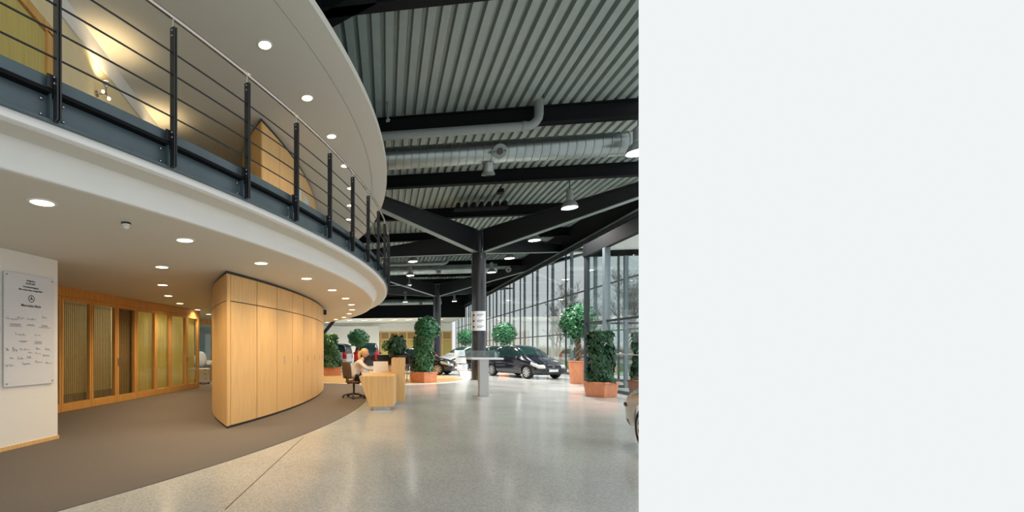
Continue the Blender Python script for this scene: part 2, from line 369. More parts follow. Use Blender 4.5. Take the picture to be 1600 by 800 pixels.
w3 = struct(empty('window_3')); 
vv = [-2.2+1.32*i for i in range(10)]
for i in range(len(vv)):
    b = MB(); b.box(hall(UB-0.18, vv[i], 2.0), (0.22, 0.16, 4.0), HALLZ); b.build('post', M['beech'], w3)
for z in (4.0, 2.85):
    b = MB(); b.box(hall(UB-0.18, (vv[0]+vv[-1])/2, z), (vv[-1]-vv[0]+.2, 0.18, 0.2), HALLZ); b.build('rail', M['beech'], w3)
for i in range(len(vv)-1):
    b = MB(); b.box(hall(UB-0.12, (vv[i]+vv[i+1])/2, 3.42), (1.14, 0.02, 0.95), HALLZ); b.build('pane', M['browncurtain'], w3)
    b = MB(); b.box(hall(UB-0.12, (vv[i]+vv[i+1])/2, 1.4), (1.14, 0.02, 2.7), HALLZ); b.build('pane', M['yellowcurtain'] if i % 3 else M['carglass'], w3)
for i in range(9):
    e = empty('ceiling_light', hall(62.0, -9+2.0*i, 5.4)); 
    tag(e, 'tiny ceiling lamp in the bright back bay, %s from the left' % ordn(i), 'ceiling lamp', 'ceiling lamps in the back bay')
    b = MB(); b.box((0, 0, -0.03), (0.2, 1.6, 0.06), HALLZ+0.5); b.build('housing', M['plastic'], e)
    b = MB(); b.box((0, 0, -0.065), (0.14, 1.5, 0.012), HALLZ+0.5); b.build('lens', M['strip'], e)
    spot(e, (0, 0, -0.1), 900, (1, 0.93, 0.8), radians(160), 0.8, 0.2)

# ================================================================== FACADE (window_1) AND VESTIBULE (window_2)
VF = 9.8
fac = struct(empty('window_1'))
us = [26.5+2.84*k for k in range(-3, 15)]
for u in us:
    b = MB(); b.box(hall(u, VF, 3.9), (0.07, 0.06, 7.8), HALLZ); b.build('mullion', M['mullion'], fac)
    b = MB(); b.box(hall(u, VF+0.30, 3.6), (0.13, 0.12, 7.2), HALLZ); b.build('post', M['steelpost'], fac)
for z, t in ((0.06, 0.12), (2.2, 0.06), (4.3, 0.06), (6.62, 0.08)):
    b = MB(); b.box(hall((us[0]+us[-1])/2, VF, z), (0.07, us[-1]-us[0], t), HALLZ); b.build('transom', M['mullion'], fac)
for i in range(len(us)-1):
    b = MB(); b.add([hall(us[i]+.03, VF, 0.1), hall(us[i+1]-.03, VF, 0.1), hall(us[i+1]-.03, VF, 6.6), hall(us[i]+.03, VF, 6.6)], [(0, 1, 2, 3)]); b.build('pane', M['facglass'], fac)
b = MB(); b.box(hall((us[0]+us[-1])/2, VF-0.05, 7.3), (0.3, us[-1]-us[0], 1.2), HALLZ); struct(b.build('trim_eave', M['black']))
b = MB(); b.box(hall((us[0]+us[-1])/2, VF-0.25, 6.74), (0.22, us[-1]-us[0], 0.03), HALLZ); struct(b.build('trim_eave_flange', M['arm']))
VV, UV = 7.2, (16.3+0.1483*7.2)/0.9889
ves = struct(empty('window_2'))
def vpost(u, v, w=0.1, z1=4.75, m='mullion'):
    b = MB(); b.box(hall(u, v, z1/2), (w, w, z1), HALLZ); b.build('post', M[m], ves)
vpost(UV, VV, 0.13)
vpost(UV-1.48, VV, 0.17, m='steelpost'); vpost(UV-3.6, VV, 0.13)
vpost(UV, VV+1.3, 0.1, m='steelpost'); vpost(UV-1.48, VV+1.6, 0.12, m='steelpost'); vpost(UV-2.6, VV+1.9, 0.1)
for (ua, va, ub, vb) in ((UV, VV, UV-6, VV), (UV, VV, UV, VF)):
    A, B = hall(ua, va), hall(ub, vb); mid = (A+B)/2; Ln = (B-A).length; rz = atan2((B-A).y, (B-A).x)
    for z, t, mm in ((0.05, 0.10, 'mullion'), (2.32, 0.07, 'mullion'), (1.22, 0.035, 'alu')):
        b = MB(); b.box(mid+Vector((0, 0, z)), (Ln, 0.07, t), rz); b.build('transom', M[mm], ves)
    b = MB(); b.add([A+Vector((0, 0, .1)), B+Vector((0, 0, .1)), B+Vector((0, 0, 4.7)), A+Vector((0, 0, 4.7))], [(0, 1, 2, 3)]); b.build('pane', M['facglass'], ves)
    b = MB(); b.box(mid+Vector((0, 0, 4.97)), (Ln+0.2, 0.16, 0.44), rz); b.build('header', M['black'], ves)
b = MB(); P = [hall(UV, VV), hall(UV-6, VV), hall(UV-6, VF), hall(UV, VF)]; b.prism([(p.x, p.y) for p in P], 4.95, 5.10); b.build('roof_slab', M['wallpaint'], ves)
sg = empty('notice_plate', hall(UV-2.9, VV+1.55, 0)); tag(sg, 'small white notice plate on the vestibule door glass beside the ivy planter', 'notice')
b = MB(); b.box((0, 0, 1.40), (0.02, 0.62, 0.2), HALLZ); b.build('plate', M['plastic'], sg)
b = MB(); b.box((0.0, 0.0, 0.65), (0.03, 0.03, 1.3), HALLZ); b.build('stand', M['alu'], sg)

# outside: lawn, path, brush, bare trees
b = MB(); P = [hall(-6, 10.0), hall(-6, 90), hall(160, 90), hall(160, 10.0)]; b.prism([(p.x, p.y) for p in P], -0.3, -0.06); struct(b.build('ground', M['path']))
b = MB(); P = [hall(-2, 12.6), hall(-2, 21), hall(74, 23), hall(74, 12.6)]; b.prism([(p.x, p.y) for p in P], -0.06, -0.01); go = b.build('lawn', M['grass']); tag(go, 'bright green lawn strip outside the glass facade', 'lawn', kind='stuff')
b = MB()
for i in range(5200):
    u = random.uniform(14, 130); v = random.uniform(30, 50)
    p = hall(u, v, -0.06); h = random.uniform(0.6, 2.6); a = random.uniform(0, 2*pi); q = random.uniform(0.02, 0.07)
    t = p+Vector((cos(a)*h*0.35, sin(a)*h*0.35, h)); n = Vector((0.08+q, 0, 0))
    b.add([p-n*.5, p+n*.5, t], [(0, 1, 2)])
go = b.build('undergrowth', M['brush']); tag(go, 'dry winter undergrowth beyond the lawn outside', 'undergrowth', kind='stuff')
def bare_tree(seed):
    rnd = random.Random(seed); b = MB()
    def grow(p, d, L, r, lv):
        n = 4; path = [p]; rs = [r]
        for i in range(n):
            d = (d+Vector((rnd.uniform(-.16, .16), rnd.uniform(-.16, .16), rnd.uniform(-.02, .12)))).normalized()
            p = p+d*L/n; path.append(p); rs.append(r*(1-0.55*(i+1)/n))
        b.tube(path, rs, 5 if lv < 2 else 3, caps=False)
        if lv < 4:
            for i in range({0: 9, 1: 6, 2: 5, 3: 4}[lv]):
                k = rnd.uniform(0.3, 1.0)*n; j = min(int(k), n-1); q = path[j].lerp(path[j+1], k-j)
                a = rnd.uniform(0, 2*pi); up = rnd.uniform(0.5, 1.1)
                dd = (d*0.6+Vector((cos(a), sin(a), up))).normalized()
                grow(q, dd, L*rnd.uniform(0.4, 0.62), max(rs[j]*0.5, 0.012), lv+1)
    grow(Vector((0, 0, -0.1)), Vector((0, 0, 1)), 6.5, 0.16, 0)
    return b
protos = [bare_tree(s).build('trunk_and_branches', M['baretree']) for s in (3, 11, 29)]
spots = [(23, 27), (29, 33), (34, 26), (40, 31), (46, 27), (52, 34), (58, 28), (66, 33), (75, 29), (84, 36), (26, 41), (38, 42), (50, 44), (62, 45), (95, 34), (108, 38)]
for i, (u, v) in enumerate(spots):
    e = empty('bare_tree', hall(u, v, -0.06), i*2.4); s = 0.85+0.4*((i*37) % 10)/10; e.scale = (s, s, s)
    tag(e, 'bare winter tree standing beyond the lawn, %s of the row going away' % ordn(i), 'tree', 'bare trees outside the facade')
    if i < 3: protos[i].parent = e
    else:
        c = protos[i % 3].copy(); COL.objects.link(c); c.parent = e

# ================================================================== GROUND FLOOR WALLS
WD = Vector((0.2657, 1, 0)).normalized(); WN = Vector((-WD.y, WD.x, 0))        # along the sign wall, into the wall
E0 = Vector((-4.06, 6.95, 0))
b = MB(); A = E0-WD*6; P = [E0, A, A+WN*0.35, E0+WN*0.35]; b.prism([(p.x, p.y) for p in P], 0, Z_SOF+0.02); struct(b.build('wall_left', M['wallpaint']))
b = MB(); Q = [E0+WD*0.015-WN*0.015, A-WN*0.015, A, E0, E0+WN*0.35, E0+WN*0.35+WD*0.015]; b.prism([(p.x, p.y) for p in Q], 0, 0.062); struct(b.build('baseboard_left', M['beech']))

# signed panel on the wall
def wall_pt(px):
    t = (px-PX)/F; k = WD.x/WD.y; Y = (E0.x-k*E0.y)/(t-k); return Vector((t*Y, Y, 0))
p0, p1 = wall_pt(3), wall_pt(82)
PW = (p1-p0).length; PZ0, PZ1 = 0.88, 2.457; PH = PZ1-PZ0
sp = empty('signature_panel', p0-WN*0.03+Vector((0, 0, PZ0)), atan2(WD.y, WD.x))   # x along the wall, -y out of it
tag(sp, 'brushed metal panel with printed heading, star emblem and signatures on white wall', 'wall panel')
b = MB(); b.box((PW/2, 0.0, PH/2), (PW, 0.012, PH)); b.build('plate', M['panel'], sp, bevel=0.002)
for x in (0.04, PW-0.04):
    for z in (0.04, PH-0.04):
        b = MB(); b.lathe([(0.012, 0), (0.012, 0.012), (0.008, 0.016)], 14, (x, -0.004, z), Matrix.Rotation(pi/2, 3, 'X')); b.build('screw', M['bolt'], sp)
        b = MB(); b.lathe([(0.012, 0), (0.012, 0.028)], 14, (x, 0.033, z), Matrix.Rotation(pi/2, 3, 'X')); b.build('spacer', M['bolt'], sp)
def text(body, size, loc, parent, m, name='lettering', rot=(pi/2, 0, 0), align='CENTER', ext=0.0006, sx=1.0, bold=0.0):
    cu = bpy.data.curves.new('t', 'FONT'); cu.body = body; cu.size = size; cu.align_x = align; cu.extrude = ext; cu.offset = bold; cu.resolution_u = 3
    o = bpy.data.objects.new('t', cu); COL.objects.link(o)
    n = mesh_from_eval(o, name, m, parent); n.location = loc; n.rotation_euler = rot; n.scale = (sx, 1, 1); return n
def pz(px, py):      # pixel on the panel -> local x, z
    q = wall_pt(px); return ((q-p0).length*(1 if px >= 3 else -1), H+(PY-py)/F*q.y-PZ0)
YF = -0.008
for body, py, sz in (('Integritas', 439.5, 0.036), ('02.04.2001', 444, 0.034), ('Grundsteinlegung', 449.3, 0.034), ('Mercedes-Benz Langenfeld', 454, 0.034)):
    x, z = pz(45, py); text(body, sz*1.05, (x, YF, z-0.012), sp, M['ink'], bold=0.0006)
x, z = pz(46, 467)
b = MB(); rr, n = 0.052, 40
b.add([(x+r*cos(2*pi*k/n), YF, z+r*sin(2*pi*k/n)) for r in (rr-0.010, rr) for k in range(n)], [(k, (k+1) % n, n+(k+1) % n, n+k) for k in range(n)])
star = []
for k in range(6):
    a = pi/2+k*pi/3; r = rr-0.008 if k % 2 == 0 else 0.011
    star.append((x+r*cos(a), YF, z+r*sin(a)))
b.add([(x, YF, z)]+star, [(0, 1+k, 1+(k+1) % 6) for k in range(6)]); b.build('star_emblem', M['ink'], sp)
x, z = pz(45.5, 478.5); text('Mercedes-Benz', 0.052, (x, YF, z-0.014), sp, M['ink'], bold=0.001)
def scribble(x, z, w, h, seed, m='ink', r=0.0011):
    rnd = random.Random(seed); pts = []; n = max(5, int(w/0.016)); q = []
    for k in range(n*2+1):
        t = k/(n*2); amp = h*(0.5 if k in (0, 1, 2) else rnd.choice((0.10, 0.14, 0.2, 0.42)))
        q.append(Vector((x-w/2+w*t+rnd.uniform(-.008, .004), YF, z-h*.1+(amp if k % 2 else -h*rnd.choice((.08, .1, .3))))))
    q.append(Vector((x+w*.62, YF, z-h*.12)))
    for i in range(len(q)-1):
        p0_, p1_, p2_, p3_ = q[max(i-1, 0)], q[i], q[i+1], q[min(i+2, len(q)-1)]
        for j in range(5):
            t = j/5; pts.append(0.5*((2*p1_)+(p2_-p0_)*t+(2*p0_-5*p1_+4*p2_-p3_)*t*t+(3*p1_-p0_-3*p2_+p3_)*t**3))
    b = MB(); b.tube(pts, r, 4); return b.build('signature', M[m], sp)
for i, (px, py, ww, hh) in enumerate([(16, 498, .19, .05), (29, 497, .11, .06), (46, 498.5, .14, .045), (66, 496, .09, .07),
      (28, 522, .15, .06), (55, 524, .09, .03), (8.5, 546, .035, .06), (20, 546, .08, .09), (35, 546, .15, .05), (44, 551, .06, .03), (56.5, 545, .07, .05), (71, 546, .09, .05),
      (15, 559.5, .05, .03), (29, 560, .09, .06), (42, 558, .06, .05), (56, 552, .09, .05), (69, 555, .11, .05), (12, 571, .13, .05), (38, 568, .13, .06), (57, 565, .12, .05), (73, 567, .11, .05)]):
    x, z = pz(px, py); scribble(x, z, ww, hh, 100+i, 'ink' if i in (5, 6, 10, 13, 16, 18) else 'inkgrey')
for px, py, ws in ((21, 506.5, (.17, .15, .2)), (45, 507.5, (.11, .14)), (66.5, 509, (.1, .12, .21)), (33, 533, (.13, .08)), (56.5, 534, (.12, .11, .14))):
    for k, ww in enumerate(ws):
        x, z = pz(px, py+k*1.6); b = MB(); b.box((x, YF, z), (ww, 0.001, 0.006)); b.build('caption_line', M['ink' if k == 0 else 'inkgrey'], sp)

# glazed timber partition with two doors
gA, gB = Vector((-5.69, 9.73, 0)), Vector((-4.37, 16.2, 0)); GD = (gB-gA).normalized(); GN = Vector((-GD.y, GD.x, 0))
GA = gA-GD*5
def gs(px):           # arc length along the partition at a pixel column
    t = (px-PX)/F; k = GD.x/GD.y; Y = (gA.x-k*gA.y)/(t-k); return (Y-gA.y)/GD.y
GZ = atan2(GD.y, GD.x)
part = struct(empty('wall_glazed', gA, GZ))   # x along, -y towards the corridor
cuts = [gs(p) for p in (93, 140.5, 180, 211, 241.5, 265, 289.5, 309.5)]
L0, L1 = -5.0, cuts[-1]+0.05
def gbox(x0, x1, z0, z1, name, m, par, y0=-0.05, y1=0.05):
    b = MB(); b.box(((x0+x1)/2, (y0+y1)/2, (z0+z1)/2), (x1-x0, y1-y0, z1-z0)); return b.build(name, m, par, bevel=0.004)
gbox(L0, L1, 2.56, 2.762, 'head_rail', M['beechdark'], part)
def leaf(x0, x1, par, stile=0.075, isdoor=False):
    gbox(x0+.006, x0+stile, 0.012, 2.555, 'stile', M['beechdark'], par); gbox(x1-stile, x1-.006, 0.012, 2.555, 'stile', M['beechdark'], par)
    gbox(x0+stile, x1-stile, 0.012, 0.19, 'bottom_rail', M['beechdark'], par); gbox(x0+stile, x1-stile, 2.46, 2.555, 'top_rail', M['beechdark'], par)
    b = MB(); b.add([(x0+stile, 0, .19), (x1-stile, 0, .19), (x1-stile, 0, 2.46), (x0+stile, 0, 2.46)], [(0, 1, 2, 3)]); b.build('pane', M['glass'], par)
prev = L0
leaf(L0, cuts[0], part, 0.06)
for i in range(7):
    x0, x1 = cuts[i], cuts[i+1]
    if i in (2, 6):
        dr = struct(empty('door_1' if i == 2 else 'door_2', gA, GZ)); leaf(x0, x1, dr, 0.09 if i == 2 else 0.11, True)
        b = MB(); hx = x0+0.05
        b.box((hx, -0.058, 1.05), (0.035, 0.012, 0.20)); b.tube([(hx, -0.06, 1.09), (hx, -0.11, 1.09), (hx+0.11, -0.11, 1.09)], 0.011, 8); b.ball((hx, -0.066, 0.98), 0.012); b.build('handle', M['bolt'], dr)
    else: leaf(x0, x1, part, 0.065)
# blinds and curtains hanging behind the panes
def hang(x0, x1, kind, label, m, n):
    e = empty('window_blind' if kind == 'slat' else 'curtain', gA, GZ); tag(e, label, 'blind' if kind == 'slat' else 'curtain', 'blinds and curtains behind the timber partition')
    if kind == 'slat':
        for k in range(n):
            b = MB(); x = x0+(x1-x0)*(k+.5)/n; w = (x1-x0)/n*0.62; b.box((x, 0.14, 1.32), (w, 0.012, 2.3), 0.25); b.build('slat', m, e)
    else:
        b = MB(); q = 60
        for k in range(q+1):
            x = x0+(x1-x0)*k/q; y = 0.14+0.025*sin(k*1.1)
            b.v += [Vector((x, y, 0.1)), Vector((x, y, 2.52))]
        b.f = [(2*k, 2*k+2, 2*k+3, 2*k+1) for k in range(q)]; b.build('fabric', m, e, smooth=True)
    b = MB(); b.box(((x0+x1)/2, 0.14, 2.54), (x1-x0, 0.05, 0.03)); b.build('track', M['plastic'], e)
D = 0.17
hang(cuts[0]+D, cuts[1]+.10, 'slat', 'brown vertical slat blind behind the partition pane nearest the white wall', M['browncurtain'], 15)
hang(cuts[1]+D, cuts[2]+.02, 'slat', 'brown vertical slat blind behind the second pane, beside the glazed door', M['browncurtain'], 13)
hang(cuts[2]+D, cuts[3]+.12, 'cloth', 'brown curtain behind the glass of the near partition door', M['browncurtain'], 0)
hang(cuts[3]+D, cuts[4]+.12, 'cloth', 'yellow curtain behind the pane just past the glazed door', M['yellowcurtain'], 0)
hang(cuts[4]+D, cuts[5]+.12, 'cloth', 'yellow curtain behind the middle pane of three', M['yellowcurtain'], 0)
hang(cuts[5]+D, cuts[6]+.12, 'cloth', 'brightest yellow curtain beside the far corridor door', M['yellowcurtain'], 0)
hang(cuts[6]+D, cuts[7]-.03, 'cloth', 'yellow curtain behind the glass of the far corridor door', M['yellowcurtain'], 0)
b = MB(); b.box((2, 2.8, 1.38), (16, 0.1, 2.75)); o = b.build('wall_office', M['cream']); o.location = gA; o.rotation_euler = (0, 0, GZ); struct(o)
for k in range(4):  # added point lights without fittings, brightening the curtains from behind
    l = bpy.data.lights.new('curtain_fill_light', 'POINT'); l.energy = (2, 3, 18, 26)[k]; l.color = (1, 0.86, 0.6); l.shadow_soft_size = 0.2
    o = bpy.data.objects.new('curtain_fill_light', l); COL.objects.link(o); o.location = gA+GD*(0.3, 2.2, 4.2, 6.0)[k]+GN*1.5+Vector((0, 0, 2.2))
# office seen past the partition
offA = Vector((-7.5, 21.0, 0))
w4 = struct(empty('window_4'))
for x in (-6.9, -5.75, -5.02, -4.2, -3.0): 
    b = MB(); b.box((x, 21.0, 1.38), (0.12, 0.1, 2.76)); b.build('stile', M['beechdark'], w4)
for z, t in ((2.66, 0.22), (0.1, 0.2)):
    b = MB(); b.box((-4.6, 21.0, z), (5.2, 0.09, t)); b.build('rail', M['beechdark'], w4)
b = MB(); b.box((-4.6, 21.0, 1.4), (5.0, 0.012, 2.3)); b.build('pane', M['glass'], w4)
b = MB(); b.box((-4.6, 24.5, 1.4), (8, 0.1, 2.8)); struct(b.build('wall_far_office', M['palepane']))
pd = empty('drawer_pedestal', (-4.60, 17.9, 0.008), 0.15); tag(pd, 'pale mobile drawer pedestal at the end of the corridor', 'drawer pedestal')
b = MB(); b.box((0, 0, 0.34), (0.42, 0.55, 0.54)); b.build('body', M['lightcab'], pd, bevel=0.008)
for k in range(3):
    b = MB(); b.box((0, -0.284, 0.17+0.175*k), (0.39, 0.018, 0.16)); dw = b.build('drawer', M['lightcab'], pd, bevel=0.004)
    b = MB(); b.box((0.07, -0.298, 0.21+0.175*k), (0.11, 0.012, 0.018)); b.build('handle', M['darkplastic'], dw)
for sx in (-.17, .17):
    for sy in (-.22, .22):
        b = MB(); b.lathe([(.035, -.015), (.035, .015)], 14, (sx, sy, 0.035), Matrix.Rotation(pi/2, 3, 'Y')); b.build('caster', M['darkplastic'], pd)
dk = empty('office_desk', (-4.35, 19.3, 0.008)); tag(dk, 'cluttered office desk behind the drawer pedestal', 'desk')
b = MB(); b.box((0, 0, 0.73), (1.5, 0.7, 0.03)); b.build('top', M['lightcab'], dk)
for sx in (-.7, .7):
    b = MB(); b.box((sx, 0, 0.36), (0.05, 0.6, 0.715)); b.build('leg', M['alu'], dk)
for k, (x, y, s, m, nm) in enumerate(((-4.75, 19.15, .30, 'paper', 'white paper heap at the near corner of the office desk'), (-4.40, 19.2, .22, 'lightcab', 'buff folder heap in the middle of the office desk'), (-4.0, 19.25, .26, 'clutter', 'red folder heap on the office desk by the cabinet wall'))):
    e = empty('paper_stack', (x, y, 0.753), 0.3*k); tag(e, nm, 'paper stack', 'stacks on the office desk')
    for j in range(3):
        b = MB(); b.box((0.01*j, 0.008*j, 0.03+.05*j), (s, s*1.2, 0.046), 0.15*j); b.build('bundle', M[m], e)
oc = empty('office_chair', (-4.98, 18.75, 0.008), 0.5); tag(oc, 'office chair with a pale blue back in the office beyond the corridor', 'chair')
b = MB(); b.ball((0, 0, 0.95), 0.26, 0.06, 0.34); b.build('backrest', M['bluepaper'], oc, smooth=True)
b = MB(); b.ball((0, -0.24, 0.5), 0.25, 0.25, 0.06); b.build('seat', M['darkplastic'], oc, smooth=True)
b = MB(); b.tube([(0, -0.2, 0.46), (0, -0.2, 0.1)], 0.03); b.build('stem', M['darkplastic'], oc)
b = MB()
for k in range(5): b.tube([(0, -0.2, 0.09), (.3*cos(k*1.257), -0.2+.3*sin(k*1.257), 0.03)], 0.025)
b.build('base', M['darkplastic'], oc)

# ================================================================== CURVED CABINET BLOCKS (ground floor and gallery)
def inner_curve(th_a, th_b, bulge, n=28, r=19.03):
    A, B = cyl(th_a, r, 0), cyl(th_b, r, 0); ch = B-A; nn = Vector((-ch.y, ch.x, 0)).normalized()
    pts = []
    for k in range(n+1):
        t = k/n; s = 4*t*(1-t); pts.append(A+ch*t+nn*bulge*s)
    return pts
def arc_prism(b, pts_out, pts_in, z0, z1):
    n = len(pts_out); o = len(b.v)
    for p, q in zip(pts_out, pts_in):
        b.v += [Vector((p.x, p.y, z0)), Vector((p.x, p.y, z1)), Vector((q.x, q.y, z1)), Vector((q.x, q.y, z0))]
    for i in range(n-1):
        for k in range(4):
            a, c = o+4*i+k, o+4*i+(k+1) % 4; b.f.append((a, c, c+4, a+4))
    b.f.append((o+3, o+2, o+1, o)); b.f.append((o+4*n-4, o+4*n-3, o+4*n-2, o+4*n-1)); return b
def arc_panel(th_a, th_b, z0, z1, name, m, par, r0=19.03, r1=19.05, n=10):
    b = MB(); po = [cyl(th_a+(th_b-th_a)*k/n, r1, 0) for k in range(n+1)]; pi_ = [cyl(th_a+(th_b-th_a)*k/n, r0, 0) for k in range(n+1)]
    arc_prism(b, po, pi_, z0, z1); return b.build(name, m, par)
cab = empty('cupboard_block'); tag(cab, 'tall curved beech cupboard block under the gallery', 'cupboard')
tA = radians(-24.75); tB = radians(6)
inn = inner_curve(tA, tB, 1.75)
out = [cyl(tA+(tB-tA)*k/40, 19.03, 0) for k in range(41)]
def block(par, inn, out, z0, z1, name, m, off=0.0):
    b = MB(); poly = [(p.x, p.y) for p in out]+[(p.x, p.y) for p in inn[::-1][1:-1]]; b.prism(poly, z0, z1); return b.build(name, m, par)
block(cab, inner_curve(tA+.0015, tB, 1.72), out, 0.008, 0.05, 'plinth', M['plinth'])
block(cab, inn, out, 0.05, 2.715, 'body', M['beech'])
block(cab, inner_curve(tA+.0015, tB, 1.72), out, 2.715, Z_SOF-0.001, 'shadow_gap', M['plinth'])
# groove on the inner face
b = MB(); ii = inner_curve(tA, tB, 1.757); i2 = inner_curve(tA, tB, 1.73); arc_prism(b, i2, ii, 2.235, 2.247); b.build('groove', M['seam'], cab)
seams = [tA, tA+0.0048]+[ray_theta(p, 19.05) for p in (401.5, 433)]
dth = (seams[3]-seams[2])
for k in range(10): seams.append(seams[-1]+dth)
g = 0.0006
arc_panel(seams[0], seams[1]-g, 0.05, 2.71, 'edge_strip', M['beech'], cab)
for i in range(1, len(seams)-1):
    if seams[i+1] > tB: break
    dr = arc_panel(seams[i]+g, seams[i+1]-g, 0.055, 2.232, 'door', M['beech'], cab)
    arc_panel(seams[i]+g, seams[i+1]-g, 2.25, 2.71, 'top_door', M['beech'], cab)
    if i >= 3:
        th = seams[i]+dth*0.42
        arc_panel(th, th+0.0042, 1.07, 1.235, 'handle', M['alu'], dr, 19.05, 19.056, 2)
        arc_panel(th+0.0009, th+0.0033, 1.085, 1.22, 'handle', M['beech'], dr, 19.05, 19.0575, 2)
# backing strips so the seams read dark
arc_panel(tA+.006, tB-.002, 0.055, 2.705, 'seam_backing', M['seam'], cab, 19.02, 19.032, 40)
th = ray_theta(505.5, 19.06)
e = empty('wall_sensor', cyl(th, 19.06, 0)); tag(e, 'small black and white box fixed high on the curved cupboard end', 'sensor')
zz = H+(PY-488)/F*e.location.y
e.rotation_euler = (0, 0, th)
b = MB(); b.box((0.05, 0, zz), (0.1, 0.10, 0.16)); b.build('housing', M['darkplastic'], e, bevel=0.005)
b = MB(); b.box((0.105, 0, zz), (0.03, 0.08, 0.13)); b.build('cover', M['plastic'], e, bevel=0.004)

ub = empty('upper_cupboard'); tag(ub, 'beech clad curved block standing on the upper gallery', 'cupboard')
RU2 = 18.78
tA2 = ray_theta(408, RU2); tB2 = tA2+radians(19)
out2 = [cyl(tA2+(tB2-tA2)*k/30, RU2, 0) for k in range(31)]
block(ub, inner_curve(tA2, tB2, 1.3, r=RU2), out2, Z_FL-.01, 6.19, 'body', M['beech'])
block(ub, inner_curve(tA2+.0015, tB2, 1.28, r=RU2), out2, 6.19, Z_UP, 'shadow_gap', M['plinth'])
ss = [tA2+.0003]+[ray_theta(p, RU2+.02) for p in (437, 459)]
ss += [ss[-1]+(ss[2]-ss[1])*(k+1) for k in range(4)]
for i in range(6):
    if ss[i+1] > tB2: break
    if i < 2: arc_panel(ss[i]+g, ss[i+1]-g, Z_FL, 6.17, 'panel', M['beech'], ub, RU2, RU2+.02)
    else:
        dr = arc_panel(ss[i]+g, ss[i+1]-g, 5.72, 6.17, 'door_frame', M['beech'], ub, RU2, RU2+.02)
        for q0, q1 in ((0, .14), (.86, 1)):
            arc_panel(ss[i]+g+(ss[i+1]-ss[i])*q0, ss[i]-g+(ss[i+1]-ss[i])*q1, Z_FL, 5.72, 'stile', M['beech'], dr, RU2, RU2+.02, 2)
        arc_panel(ss[i]+(ss[i+1]-ss[i])*.14, ss[i]+(ss[i+1]-ss[i])*.86, Z_FL, 5.72, 'pane', M['palepane'], dr, RU2, RU2+.006, 4)

# upper wall behind the railing
XW = -3.55
b = MB(); b.box((XW-0.1, 8.5, (Z_FL+Z_UP)/2), (0.2, 11, Z_UP-Z_FL)); struct(b.build('wall_upper', M['cream']))
b = MB(); b.box((XW+0.01, 8.5, 6.255-0.15), (0.05, 11, 0.30)); struct(b.build('trim_upper', M['white']))
d3 = struct(empty('door_3', (XW, 5.8, Z_FL)))
b = MB(); b.box((0.03, 0.0, 1.045), (0.08, 0.12, 2.09)); b.build('frame', M['beechdark'], d3)
b = MB(); b.box((0.03, -1.06, 1.045), (0.08, 0.12, 2.09)); b.build('frame', M['beechdark'], d3)
b = MB(); b.box((0.03, -0.53, 2.13), (0.08, 1.18, 0.12)); b.build('frame', M['beechdark'], d3)
b = MB(); b.box((0.015, -0.53, 1.03), (0.04, 0.93, 2.05)); b.build('leaf', M['yellowcurtain'], d3)
def wall_lamp(y, label):
    e = empty('wall_lamp', (XW, y, 5.45)); tag(e, label, 'wall lamp', 'wall lamps on the gallery')
    b = MB(); b.lathe([(0.05, 0), (0.05, 0.02)], 18, (0, 0, 0), Matrix.Rotation(pi/2, 3, 'Y')); b.build('base', M['stainless'], e)
    b = MB(); b.tube([(0.02, 0, 0), (0.16, 0, 0), (0.16, 0, 0.12)], 0.012); b.tube([(0.16, -.1, 0.0), (0.16, 0.1, 0.0)], 0.01); b.build('arm', M['stainless'], e)
    b = MB(); b.lathe([(0.02, 0.1), (0.05, 0.16), (0.05, 0.18)], 18, (0.16, 0, 0)); b.build('cup', M['stainless'], e)
    for yy in (-.1, .1):
        b = MB(); b.ball((0.16, yy, -0.02), 0.025); b.build('bulb', M['warm2'], e)
    b = MB(); b.lathe([(0.04, 0.181), (0.04, 0.19)], 16, (0.16, 0, 0)); b.build('lens', M['warm2'], e)
    spot(e, (0.16, 0, 0.22), 24, (1, 0.72, 0.38), radians(130), 0.8, 0.03, (0, 0, 1))
wall_lamp(7.12, 'twin bulb wall lamp glowing on the cream gallery wall near the door')
wall_lamp(9.35, 'wall lamp glowing low on the gallery wall, almost hidden by the fascia')

# ================================================================== DOWNLIGHTS
def downlight_proto(m):
    e = empty('downlight'); 
    b = MB(); n = 28
    prof = [(0.10, 0.0), (0.125, 0.0), (0.125, -0.006), (0.115, -0.010), (0.10, -0.010)]
    b.lathe(prof, n); b.f = b.f[:-2]; b.build('trim_ring', M['white'], e, smooth=True)
    b = MB(); b.lathe([(0.10, -0.002), (0.10, -0.006)], n); b.build('lens', m, e)
    return e
lower = [(66, 316), (289, 375), (408, 411), (479, 435), (519, 453), (540, 466), (549, 476), (550, 484), (545.6, 490), (537.5, 495.5), (525, 499), (511, 503.5)]
corr = [(253, 417), (254, 445), (263, 462), (281, 474), (308.5, 484), (326, 491)]
upper = [(414, 70), (480, 153), (518, 213), (539, 259), (548, 294), (547, 321), (544, 343)]
pr = downlight_proto(M['warm']); first = True
def place(proto, first, p, z, e_w, col, lab, grp):
    o = proto if first else copy_tree(proto)
    o.location = (p.x, p.y, z); tag(o, lab, 'downlight', grp)
    spot(o, (0, 0, -0.02), e_w, col, radians(150), 0.9, 0.09)
    return o
WARM = (1.0, 0.75, 0.45)
def z_pt(px, py, z): 
    d = F*(z-H)/(PY-py); return Vector(((px-PX)/F*d, d, z))
lights = []
for i, (px, py) in enumerate(lower):
    q = z_pt(px, py, Z_SOF); lights.append((q, 'round recessed downlight in the soffit edge ring, %s counting away from the white wall' % ordn(i), 'downlights along the gallery soffit', Z_SOF, 75))
